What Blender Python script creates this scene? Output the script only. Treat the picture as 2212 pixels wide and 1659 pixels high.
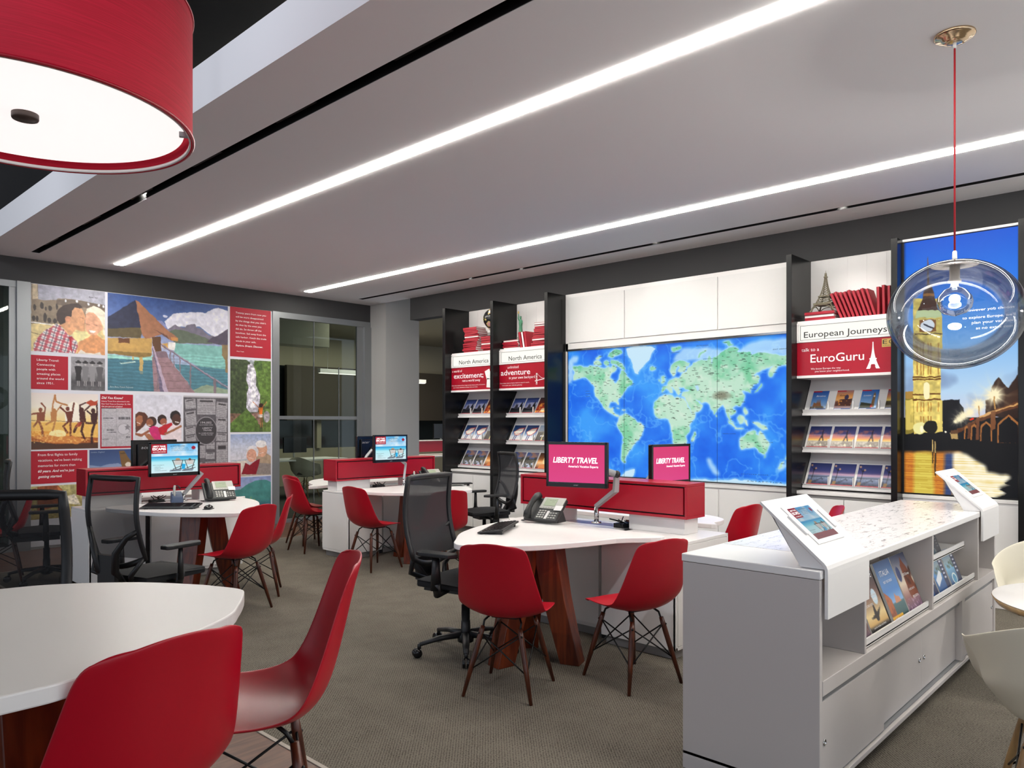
import bpy, math, random
import numpy as np
from mathutils import Vector, Matrix, Euler
for o in list(bpy.data.objects): bpy.data.objects.remove(o)
S = bpy.context.scene
COL = S.collection
R = math.radians

# ------------------------------------------------------------------ camera, world, exposure
EYE = 1.45
cd = bpy.data.cameras.new('camera'); cam = bpy.data.objects.new('camera', cd); COL.objects.link(cam)
cam.location = (0, 0, EYE); cam.rotation_euler = (R(90), 0, -math.atan2(.7292, .6843))
cd.sensor_width = 36; cd.lens = 36 * 1627.4 / 2212; cd.shift_y = 83.1 / 2212; cd.clip_start = .05
S.camera = cam
S.view_settings.view_transform = 'Standard'; S.view_settings.look = 'None'
S.view_settings.gamma = 1; S.view_settings.use_curve_mapping = False; S.view_settings.exposure = 0.0
w = bpy.data.worlds.new('world'); S.world = w; w.use_nodes = True
w.node_tree.nodes['Background'].inputs[0].default_value = (.80, .88, 1, 1)
w.node_tree.nodes['Background'].inputs[1].default_value = 1.15
S.cycles.max_bounces = 10; S.cycles.transparent_max_bounces = 24
S.cycles.sample_clamp_indirect = 4
LED = 50.0          # glow of the ceiling light lines
def lamp(kind, loc, power, size=.1, rot=(0, 0, 0), color=(1, .96, .9), spot=None, name='lamp', sy=None):
    l = bpy.data.lights.new(name, kind); l.energy = power; l.color = color
    if kind == 'AREA':
        l.size = size
        if sy: l.shape = 'RECTANGLE'; l.size_y = sy
    else: l.shadow_soft_size = size
    if kind == 'SPOT': l.spot_size = R(spot or 60); l.spot_blend = .6
    o = bpy.data.objects.new(name, l); o.location = loc; o.rotation_euler = rot; COL.objects.link(o); return o
def aim(o, t):
    o.rotation_euler = (Vector(t) - o.location).to_track_quat('-Z', 'Y').to_euler()

# ------------------------------------------------------------------ materials
def lin(h):
    if isinstance(h, str): h = [int(h[i:i + 2], 16) / 255 for i in (0, 2, 4)]
    return tuple((c / 12.92 if c <= .04045 else ((c + .055) / 1.055) ** 2.4) for c in h[:3])
MATS = {}
def mat(name, col='cccccc', rough=.5, metal=0, emit=None, es=1, coat=0, spec=.5, bump=None, var=None):
    if name in MATS: return MATS[name]
    m = bpy.data.materials.new(name); m.use_nodes = True; nt = m.node_tree; b = nt.nodes['Principled BSDF']
    c = lin(col) + (1,)
    b.inputs['Base Color'].default_value = c; b.inputs['Roughness'].default_value = rough; b.inputs['Metallic'].default_value = metal
    b.inputs['Specular IOR Level'].default_value = spec; b.inputs['Coat Weight'].default_value = coat
    if emit: b.inputs['Emission Color'].default_value = lin(emit) + (1,); b.inputs['Emission Strength'].default_value = es
    tc = nt.nodes.new('ShaderNodeTexCoord')
    if var:
        n = nt.nodes.new('ShaderNodeTexNoise'); n.inputs['Scale'].default_value = var[0]; n.inputs['Detail'].default_value = 3
        r = nt.nodes.new('ShaderNodeMix'); r.data_type = 'RGBA'
        r.inputs[6].default_value = c; r.inputs[7].default_value = lin(var[1]) + (1,)
        nt.links.new(tc.outputs['Object'], n.inputs['Vector']); nt.links.new(n.outputs['Fac'], r.inputs[0]); nt.links.new(r.outputs[2], b.inputs['Base Color'])
    if bump:
        n = nt.nodes.new('ShaderNodeTexNoise'); n.inputs['Scale'].default_value = bump[0]; n.inputs['Detail'].default_value = 2
        bp = nt.nodes.new('ShaderNodeBump'); bp.inputs['Strength'].default_value = bump[1]; bp.inputs['Distance'].default_value = .01
        nt.links.new(tc.outputs['Object'], n.inputs['Vector']); nt.links.new(n.outputs['Fac'], bp.inputs['Height']); nt.links.new(bp.outputs[0], b.inputs['Normal'])
    MATS[name] = m; return m
def wood(name, c1, c2, rough=.35, scale=(40, 40, 3)):
    if name in MATS: return MATS[name]
    m = mat(name, c1, rough); nt = m.node_tree; b = nt.nodes['Principled BSDF']
    tc = nt.nodes.new('ShaderNodeTexCoord'); mp = nt.nodes.new('ShaderNodeMapping'); mp.inputs['Scale'].default_value = scale
    n = nt.nodes.new('ShaderNodeTexNoise'); n.inputs['Scale'].default_value = 1; n.inputs['Detail'].default_value = 6; n.inputs['Distortion'].default_value = .6
    r = nt.nodes.new('ShaderNodeValToRGB'); r.color_ramp.elements[0].position = .35; r.color_ramp.elements[1].position = .7
    r.color_ramp.elements[0].color = lin(c1) + (1,); r.color_ramp.elements[1].color = lin(c2) + (1,)
    nt.links.new(tc.outputs['Object'], mp.inputs[0]); nt.links.new(mp.outputs[0], n.inputs['Vector']); nt.links.new(n.outputs['Fac'], r.inputs[0]); nt.links.new(r.outputs[0], b.inputs['Base Color'])
    return m
def thin_glass(name, tint, edge, rough=0.0, fmul=1.0, ior=1.45, power=3):
    m = bpy.data.materials.new(name); m.use_nodes = True; nt = m.node_tree; nt.nodes.clear()
    out = nt.nodes.new('ShaderNodeOutputMaterial'); mx = nt.nodes.new('ShaderNodeMixShader'); tr = nt.nodes.new('ShaderNodeBsdfTransparent'); gl = nt.nodes.new('ShaderNodeBsdfGlossy')
    gl.inputs['Roughness'].default_value = rough
    lw = nt.nodes.new('ShaderNodeLayerWeight'); lw.inputs['Blend'].default_value = .5
    pw = nt.nodes.new('ShaderNodeMath'); pw.operation = 'POWER'; pw.inputs[1].default_value = power
    cm = nt.nodes.new('ShaderNodeMix'); cm.data_type = 'RGBA'; cm.inputs[6].default_value = lin(tint) + (1,); cm.inputs[7].default_value = lin(edge) + (1,)
    fr = nt.nodes.new('ShaderNodeFresnel'); fr.inputs[0].default_value = ior
    mm = nt.nodes.new('ShaderNodeMath'); mm.operation = 'MULTIPLY'; mm.inputs[1].default_value = fmul; mm.use_clamp = True
    L = nt.links.new
    L(lw.outputs['Facing'], pw.inputs[0]); L(pw.outputs[0], cm.inputs[0]); L(cm.outputs[2], tr.inputs[0])
    L(fr.outputs[0], mm.inputs[0]); L(mm.outputs[0], mx.inputs[0]); L(tr.outputs[0], mx.inputs[1]); L(gl.outputs[0], mx.inputs[2]); L(mx.outputs[0], out.inputs[0])
    return m
def mesh_fabric(name, col, alpha, freq):
    m = mat(name, col, .8); b = m.node_tree.nodes['Principled BSDF']; b.inputs['Alpha'].default_value = alpha; return m
def paint_mat(name, emit=0.0, rough=.45):
    if name in MATS: return MATS[name]
    m = mat(name, 'ffffff', rough); nt = m.node_tree; b = nt.nodes['Principled BSDF']
    a = nt.nodes.new('ShaderNodeAttribute'); a.attribute_name = 'Col'; a.attribute_type = 'GEOMETRY'
    if emit:
        b.inputs['Base Color'].default_value = (.01, .01, .01, 1); b.inputs['Specular IOR Level'].default_value = .12
        nt.links.new(a.outputs['Color'], b.inputs['Emission Color']); b.inputs['Emission Strength'].default_value = emit
    else: nt.links.new(a.outputs['Color'], b.inputs['Base Color'])
    return m
M = dict(
    ceil=mat('ceiling_paint', 'ecebec', .9), dark=mat('charcoal_paint', '39393a', .8), black=mat('black_laminate', '0d0e0f', .25, spec=.35), slot=mat('slot_black', '0a0a0a', .6),
    white=mat('white_laminate', 'e6e4e2', .32), white2=mat('white_panel', 'e2e1df', .5), seam=mat('seam_grey', '8c8a88', .7), greyw=mat('grey_wall', 'a9a8a6', .85), alu=mat('aluminium_frame', '8d9093', .4, .6),
    red=mat('red_lacquer', '9e0822', .3), redd=mat('red_gap', '3a0509', .6), chair=mat('red_shell', 'aa001d', .36), bk=mat('black_plastic', '131416', .45), bk2=mat('black_gloss', '0d0e10', .2),
    steel=mat('brushed_steel', 'b4b6b8', .35, .35), chrome=mat('chrome', 'd0d0d0', .12, 1), brass=mat('nickel', 'c2a98a', .18, 1), cream=mat('cream_shell', 'd3ccb8', .45),
    walnut=wood('walnut_dowel', '3b1a0e', '5e2c16', .3), mahog=wood('mahogany_plank', '4a1a0c', '7a3416', .3, (30, 30, 2)), fab=mat('black_fabric', '16171a', .9, bump=(400, .2)),
    mesh=mesh_fabric('chair_mesh', '15161a', .72, 1), mesh2=mesh_fabric('chair_mesh_dense', '26272b', .93, 1), marble=mat('marble_top', 'ebe9ea', .2), counter=mat('counter_laminate', 'c2bcb9', .35),
    page=mat('paper', 'e9e7e4', .7), redbook=mat('red_book_cloth', 'a01228', .55), txtw=mat('white_print', 'f2f0f0', .6), txtd=mat('dark_print', '2b2b2b', .6), txtp=mat('pink_print', 'd98a92', .6),
    signface=mat('lit_sign', '303030', .6, emit='fffdf4', es=.98, spec=.2), ledm=mat('led_line', 'ffffff', .5, emit='fffaf0', es=LED), paint=paint_mat('printed_picture'), glow=paint_mat('backlit_picture', 1.0), screen=paint_mat('lit_screen', 1.0, .15),
    wire=mat('black_wire', '0d0d0d', .4, .3), lcd=mat('lcd_grey', '9aa58c', .3), silver=mat('silver_plastic', 'b4b4ae', .35, .3), key=mat('grey_key', '4a4c4e', .5), cable=mat('black_cable', '0c0c0d', .5),
    beige=mat('beige_paint', '8f8876', .8), office=mat('office_wall', '5c5a50', .85), winglass=mat('night_window', '12181a', .12), grnw=mat('greygreen_wall', '8b8f88', .8), ceil2=mat('black_open_ceiling', '0b0b0c', .8, bump=(3, .6)),
    green=mat('verdigris', '3f7a5c', .6), stone=mat('stone_grey', '8a8478', .7), iron=mat('bronze_iron', '6b6452', .5, .5), gold=mat('gold_block', 'c9a85a', .4), navy=mat('headset_blue', '3a4a66', .35),
)
gl_part = thin_glass('partition_glass', 'dfe6e2', '9aa8a2', 0, .75); gl_globe = thin_glass('clear_globe', 'f8f9fa', '2e2c2a', 0, .5, 1.45, 6); gl_bulb = thin_glass('bulb_glass', 'ffffff', '8a8478', 0, .6)

# ------------------------------------------------------------------ mesh builder
class MB:
    def __init__(s): s.v = []; s.f = []; s.sm = []; s.T = Matrix()
    def add(s, vs, fs, smooth=False):
        n = len(s.v); s.v += [tuple(s.T @ Vector(p)) for p in vs]; s.f += [tuple(i + n for i in f) for f in fs]; s.sm += [smooth] * len(fs); return s
    def box(s, a, b):
        (x0, y0, z0), (x1, y1, z1) = [tuple(min(p, q) for p, q in zip(a, b)), tuple(max(p, q) for p, q in zip(a, b))]
        return s.add([(x0, y0, z0), (x1, y0, z0), (x1, y1, z0), (x0, y1, z0), (x0, y0, z1), (x1, y0, z1), (x1, y1, z1), (x0, y1, z1)],
                     [(0, 3, 2, 1), (4, 5, 6, 7), (0, 1, 5, 4), (1, 2, 6, 5), (2, 3, 7, 6), (3, 0, 4, 7)])
    def prism(s, pts, z0, z1):                       # outline in xy, extruded in z
        n = len(pts); area = sum(pts[i][0] * pts[(i + 1) % n][1] - pts[(i + 1) % n][0] * pts[i][1] for i in range(n))
        if area < 0: pts = pts[::-1]
        vs = [(x, y, z0) for x, y in pts] + [(x, y, z1) for x, y in pts]
        return s.add(vs, [tuple(range(n))[::-1], tuple(range(n, 2 * n))] + [(i, (i + 1) % n, n + (i + 1) % n, n + i) for i in range(n)])
    def lathe(s, prof, c=(0, 0, 0), n=24, cap=True):
        vs = []; fs = []
        for r, z in prof:
            for k in range(n): a = 2 * math.pi * k / n; vs.append((c[0] + r * math.cos(a), c[1] + r * math.sin(a), c[2] + z))
        for i in range(len(prof) - 1):
            for k in range(n): fs.append((i * n + k, i * n + (k + 1) % n, (i + 1) * n + (k + 1) % n, (i + 1) * n + k))
        if cap and prof[0][0] > 1e-4: fs.append(tuple(range(n))[::-1])
        if cap and prof[-1][0] > 1e-4: fs.append(tuple(range((len(prof) - 1) * n, len(prof) * n)))
        return s.add(vs, fs, True)
    def tube(s, pts, rad, n=8, closed=False, flat=None):
        pts = [Vector(p) for p in pts]; N = len(pts); rs = rad if isinstance(rad, (list, tuple)) else [rad] * N
        vs = []; fs = []; up = Vector((0, 0, 1)); pv = None
        for i, p in enumerate(pts):
            if closed: d = pts[(i + 1) % N] - pts[i - 1]
            else: d = pts[min(i + 1, N - 1)] - pts[max(i - 1, 0)]
            d.normalize()
            if pv is None: a = d.orthogonal() if abs(d.z) > .9 else d.cross(up)
            else: a = pv - d * pv.dot(d)
            a.normalize(); b = d.cross(a); pv = a
            for k in range(n):
                t = 2 * math.pi * k / n + (math.pi / n if n == 4 else 0); vs.append(p + (a * math.cos(t) + b * math.sin(t) * (flat or 1)) * rs[i])
        M_ = N if closed else N - 1
        for i in range(M_):
            for k in range(n): j = (i + 1) % N; fs.append((i * n + k, i * n + (k + 1) % n, j * n + (k + 1) % n, j * n + k))
        if not closed: fs += [tuple(range(n))[::-1], tuple(range((N - 1) * n, N * n))]
        return s.add([tuple(v) for v in vs], fs, n > 4)
    def ball(s, c, r, n=16, m=10):
        rx, ry, rz = r if isinstance(r, (tuple, list)) else (r, r, r)
        vs = [(c[0], c[1], c[2] - rz)]; fs = []
        for i in range(1, m):
            a = math.pi * i / m - math.pi / 2
            for k in range(n): t = 2 * math.pi * k / n; vs.append((c[0] + rx * math.cos(a) * math.cos(t), c[1] + ry * math.cos(a) * math.sin(t), c[2] + rz * math.sin(a)))
        vs.append((c[0], c[1], c[2] + rz)); e = len(vs) - 1
        for k in range(n):
            fs.append((0, 1 + (k + 1) % n, 1 + k)); fs.append((e, 1 + (m - 2) * n + k, 1 + (m - 2) * n + (k + 1) % n))
            for i in range(m - 2): a = 1 + i * n; fs.append((a + k, a + (k + 1) % n, a + n + (k + 1) % n, a + n + k))
        return s.add(vs, fs, True)
    def quad(s, a, b, c, d): return s.add([a, b, c, d], [(0, 1, 2, 3)])
    def grid(s, f, nu, nv, smooth=True):
        vs = [f(i / nu, j / nv) for i in range(nu + 1) for j in range(nv + 1)]
        return s.add(vs, [(i * (nv + 1) + j, (i + 1) * (nv + 1) + j, (i + 1) * (nv + 1) + j + 1, i * (nv + 1) + j + 1) for i in range(nu) for j in range(nv)], smooth)
    def build(s, name, m, parent=None, bev=0, loc=None):
        me = bpy.data.meshes.new(name); me.from_pydata(s.v, [], s.f); me.polygons.foreach_set('use_smooth', s.sm); me.update()
        o = bpy.data.objects.new(name, me); COL.objects.link(o); me.materials.append(m)
        if parent:
            o.parent = parent
            if parent.type == 'MESH': o.matrix_parent_inverse = parent.matrix_basis.inverted()
        if loc: o.location = loc
        if bev:
            b = o.modifiers.new('bevel', 'BEVEL'); b.width = bev; b.segments = 2; b.limit_method = 'ANGLE'; b.angle_limit = R(50)
        return o
def bx(name, a, b, m, parent=None, bev=.002): return MB().box(a, b).build(name, m, parent, bev)
def tag(o, label, cat, group=None):
    o['label'] = label; o['category'] = cat
    if group: o['group'] = group
    return o
def thing(name, label, cat, loc=(0, 0, 0), rz=0, group=None):
    o = bpy.data.objects.new(name, None); COL.objects.link(o); o.empty_display_size = .1
    o.location = loc; o.rotation_euler = (0, 0, rz); return tag(o, label, cat, group)
def struct(o): o['kind'] = 'structure'; return o
def dup(root, loc, rz=None, label=None, group=None):
    r = root.copy(); COL.objects.link(r); r.location = loc
    if rz is not None: r.rotation_euler = (0, 0, rz)
    if label: r['label'] = label
    if group: r['group'] = group
    for ch in list(root.children):
        c = ch.copy(); COL.objects.link(c); c.parent = r
        for g in list(ch.children):
            d = g.copy(); COL.objects.link(d); d.parent = c
    return r
ORD = 'first second third fourth fifth sixth seventh eighth ninth tenth eleventh twelfth thirteenth fourteenth fifteenth sixteenth seventeenth eighteenth nineteenth twentieth'.split()

# ------------------------------------------------------------------ flat writing: real letters on a face
class Face:                                          # a flat frame: origin o, r to the right, u up, n out
    def __init__(s, o, r, u): s.o = Vector(o); s.r = Vector(r).normalized(); s.u = Vector(u).normalized(); s.n = s.r.cross(s.u)
    def p(s, x, y, e=0): return s.o + s.r * x + s.u * y + s.n * e
def text_mesh(txt, bold=0, shear=0):
    c = bpy.data.curves.new('t', 'FONT'); c.body = txt; c.size = 1; c.offset = bold; c.shear = shear; c.resolution_u = 3
    o = bpy.data.objects.new('t', c); COL.objects.link(o)
    dg = bpy.context.evaluated_depsgraph_get(); dg.update()
    me = o.evaluated_get(dg).to_mesh()
    vs = [tuple(v.co) for v in me.vertices]; fs = [tuple(p.vertices) for p in me.polygons]
    o.evaluated_get(dg).to_mesh_clear(); bpy.data.objects.remove(o); bpy.data.curves.remove(c)
    return vs, fs
def letters(name, face, items, m, parent, e=.0015, flip=False):   # items: (text, x, y, width or None, cap height, bold, shear, align)
    b = MB()
    for it in items:
        t, x, y, wd, h, bold, sh, al = (list(it) + [0, 0, 'l'])[:8] if len(it) < 8 else it
        vs, fs = text_mesh(t, bold, sh)
        if not vs: continue
        x0 = min(v[0] for v in vs); x1 = max(v[0] for v in vs); sy = h / .73; sx = (wd / (x1 - x0)) if wd else sy
        tw = (x1 - x0) * sx; ox = x - (tw if al == 'r' else tw / 2 if al == 'c' else 0)
        b.add([tuple(face.p(ox + (v[0] - x0) * sx, y + v[1] * sy, e)) for v in vs], fs)
    return b.build(name, m, parent)

# ------------------------------------------------------------------ painted pictures: colours live on a fine grid of vertices
_rn = {}
def noise(h, w, cells, seed=0, octv=3):
    out = np.zeros((h, w)); amp = 1; tot = 0
    for k in range(octv):
        rng = np.random.default_rng(seed * 17 + k); cy = max(2, int(cells * 2 ** k)); cx = max(2, int(cells * 2 ** k * w / h))
        g = rng.random((cy + 1, cx + 1)); yy = np.linspace(0, cy - 1e-6, h); xx = np.linspace(0, cx - 1e-6, w)
        yi = yy.astype(int); xi = xx.astype(int); fy = (yy - yi)[:, None]; fx = (xx - xi)[None]; fy = fy * fy * (3 - 2 * fy); fx = fx * fx * (3 - 2 * fx)
        a = g[yi][:, xi]; b = g[yi][:, xi + 1]; c = g[yi + 1][:, xi]; d = g[yi + 1][:, xi + 1]
        out += amp * ((a * (1 - fx) + b * fx) * (1 - fy) + (c * (1 - fx) + d * fx) * fy); tot += amp; amp *= .5
    return out / tot
def hx(c): return np.array([int(c[i:i + 2], 16) / 255 for i in (0, 2, 4)]) if isinstance(c, str) else np.array(c)
class Pt:
    def __init__(s, w, h, bg='808080'):
        s.w, s.h = w * 2, h * 2; s.a = np.empty((s.h, s.w, 3)); s.a[:] = hx(bg)
        s.X = (np.arange(s.w) + .5)[None] / s.w * 1000 + np.zeros((s.h, 1)); s.Y = (np.arange(s.h) + .5)[:, None] / s.h * 1000 + np.zeros((1, s.w)); s.asp = w / h
    def grad(s, stops, y0=0, y1=1000, mask=None):
        t = np.clip((s.Y - y0) / (y1 - y0), 0, 1); xs = [q[0] for q in stops]; cs = np.array([hx(q[1]) for q in stops])
        g = np.stack([np.interp(t, xs, cs[:, k]) for k in range(3)], -1)
        if mask is None: s.a = g
        else: s.a = np.where(mask[..., None], g, s.a)
        return s
    def pm(s, pts):
        xs = pts[0::2]; ys = pts[1::2]; n = len(xs); m = np.zeros((s.h, s.w), bool)
        for i in range(n):
            x0, y0, x1, y1 = xs[i], ys[i], xs[(i + 1) % n], ys[(i + 1) % n]
            if y0 == y1: continue
            m ^= ((s.Y >= min(y0, y1)) & (s.Y < max(y0, y1)) & (s.X < x0 + (s.Y - y0) * (x1 - x0) / (y1 - y0)))
        return m
    def em(s, cx, cy, rx, ry): return ((s.X - cx) / rx) ** 2 + ((s.Y - cy) / ry) ** 2 < 1
    def lm(s, wd, pts):
        m = np.zeros((s.h, s.w), bool); A = s.asp
        for i in range(0, len(pts) - 2, 2):
            x0, y0, x1, y1 = pts[i] * A, pts[i + 1], pts[i + 2] * A, pts[i + 3]; dx, dy = x1 - x0, y1 - y0; L = dx * dx + dy * dy + 1e-9
            t = np.clip(((s.X * A - x0) * dx + (s.Y - y0) * dy) / L, 0, 1); m |= (s.X * A - x0 - t * dx) ** 2 + (s.Y - y0 - t * dy) ** 2 < (wd / 2) ** 2
        return m
    def fill(s, m, c, al=1.0):
        al = (m.astype(float) * al)[..., None]; s.a = s.a * (1 - al) + hx(c) * al; return s
    def mul(s, f, m=None):
        s.a = np.clip(s.a * (f[..., None] if m is None else np.where(m, f, 1)[..., None]), 0, 1); return s
    def mix(s, c, al): s.a = s.a * (1 - al[..., None]) + hx(c) * al[..., None]; return s
    def n(s, cells, seed=0, o=3): return noise(s.h, s.w, cells, seed, o)
    def glow(s, cx, cy, r, c='fff2c8', k=1.0):
        d = np.sqrt(((s.X - cx) * s.asp) ** 2 + (s.Y - cy) ** 2) / r; ang = np.arctan2(s.Y - cy, (s.X - cx) * s.asp)
        al = np.clip(1.25 - d * 1.6, 0, 1) + .55 * np.clip(1 - d / 2.2, 0, 1) ** 2 * (.35 + .65 * np.abs(np.cos(ang * 5)) ** 8); return s.mix(c, np.clip(al * k, 0, 1))
    def ops(s, L, special=None):
        for k, c, q in L:
            if k == 'p': m = s.pm(q)
            elif k == 'e': m = s.em(*q)
            else: m = s.lm(q[0], q[1:])
            if special and special(c, m, k, q): continue
            s.fill(m, c)
        return s
    def warp(s, amp=7, cells=22, seed=2):             # uneven, hand-drawn edges for whatever is filled next
        if not amp: s.X, s.Y = s.X0, s.Y0; return s
        s.X0, s.Y0 = s.X, s.Y; s.X = s.X + (noise(s.h, s.w, cells, seed, 4) - .5) * amp * 2; s.Y = s.Y + (noise(s.h, s.w, cells, seed + 1, 4) - .5) * amp * 2; return s
    def out(s): return s.a.reshape(s.h // 2, 2, s.w // 2, 2, 3).mean((1, 3))
def blur(a, r):
    for ax in (0, 1):
        k = int(r); c = np.cumsum(np.pad(a, [(k + 1, k) if i == ax else (0, 0) for i in range(2)], mode='edge'), ax)
        n_ = a.shape[ax]; a = (np.take(c, range(2 * k + 1, 2 * k + 1 + n_), ax) - np.take(c, range(0, n_), ax)) / (2 * k + 1)
    return a
def picture_mesh(name, img, w, h, thick=0):
    ny, nx = img.shape[:2]; me = bpy.data.meshes.new(name)
    X, Y = np.meshgrid(np.linspace(0, w, nx), np.linspace(0, -h, ny)); co = np.stack([X, Y, np.zeros_like(X)], -1).reshape(-1, 3)
    i = np.arange((ny - 1) * nx).reshape(ny - 1, nx)[:, :-1].ravel(); q = np.stack([i, i + nx, i + nx + 1, i + 1], -1)
    me.vertices.add(len(co)); me.vertices.foreach_set('co', co.ravel()); me.loops.add(q.size); me.loops.foreach_set('vertex_index', q.ravel().astype(np.int32))
    me.polygons.add(len(q)); me.polygons.foreach_set('loop_start', np.arange(0, q.size, 4, dtype=np.int32)); me.update(calc_edges=True)
    c = np.clip(img, 0, 1); c = np.where(c <= .04045, c / 12.92, ((c + .055) / 1.055) ** 2.4); at = me.color_attributes.new('Col', 'FLOAT_COLOR', 'POINT')
    at.data.foreach_set('color', np.concatenate([c.reshape(-1, 3), np.ones((nx * ny, 1))], -1).astype(np.float32).ravel())
    return me
def picture(name, img, face, w, h, m, parent=None, e=.001, x=0, y=0):
    me = img if isinstance(img, bpy.types.Mesh) else picture_mesh(name, img, w, h)
    if not me.materials: me.materials.append(m)
    o = bpy.data.objects.new(name, me); COL.objects.link(o)
    o.matrix_world = Matrix((tuple(face.r) + (0,), tuple(face.u) + (0,), tuple(face.n) + (0,), (0, 0, 0, 1))).transposed()
    o.location = face.p(x, y, e)
    if parent: o.parent = parent
    return o
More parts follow.
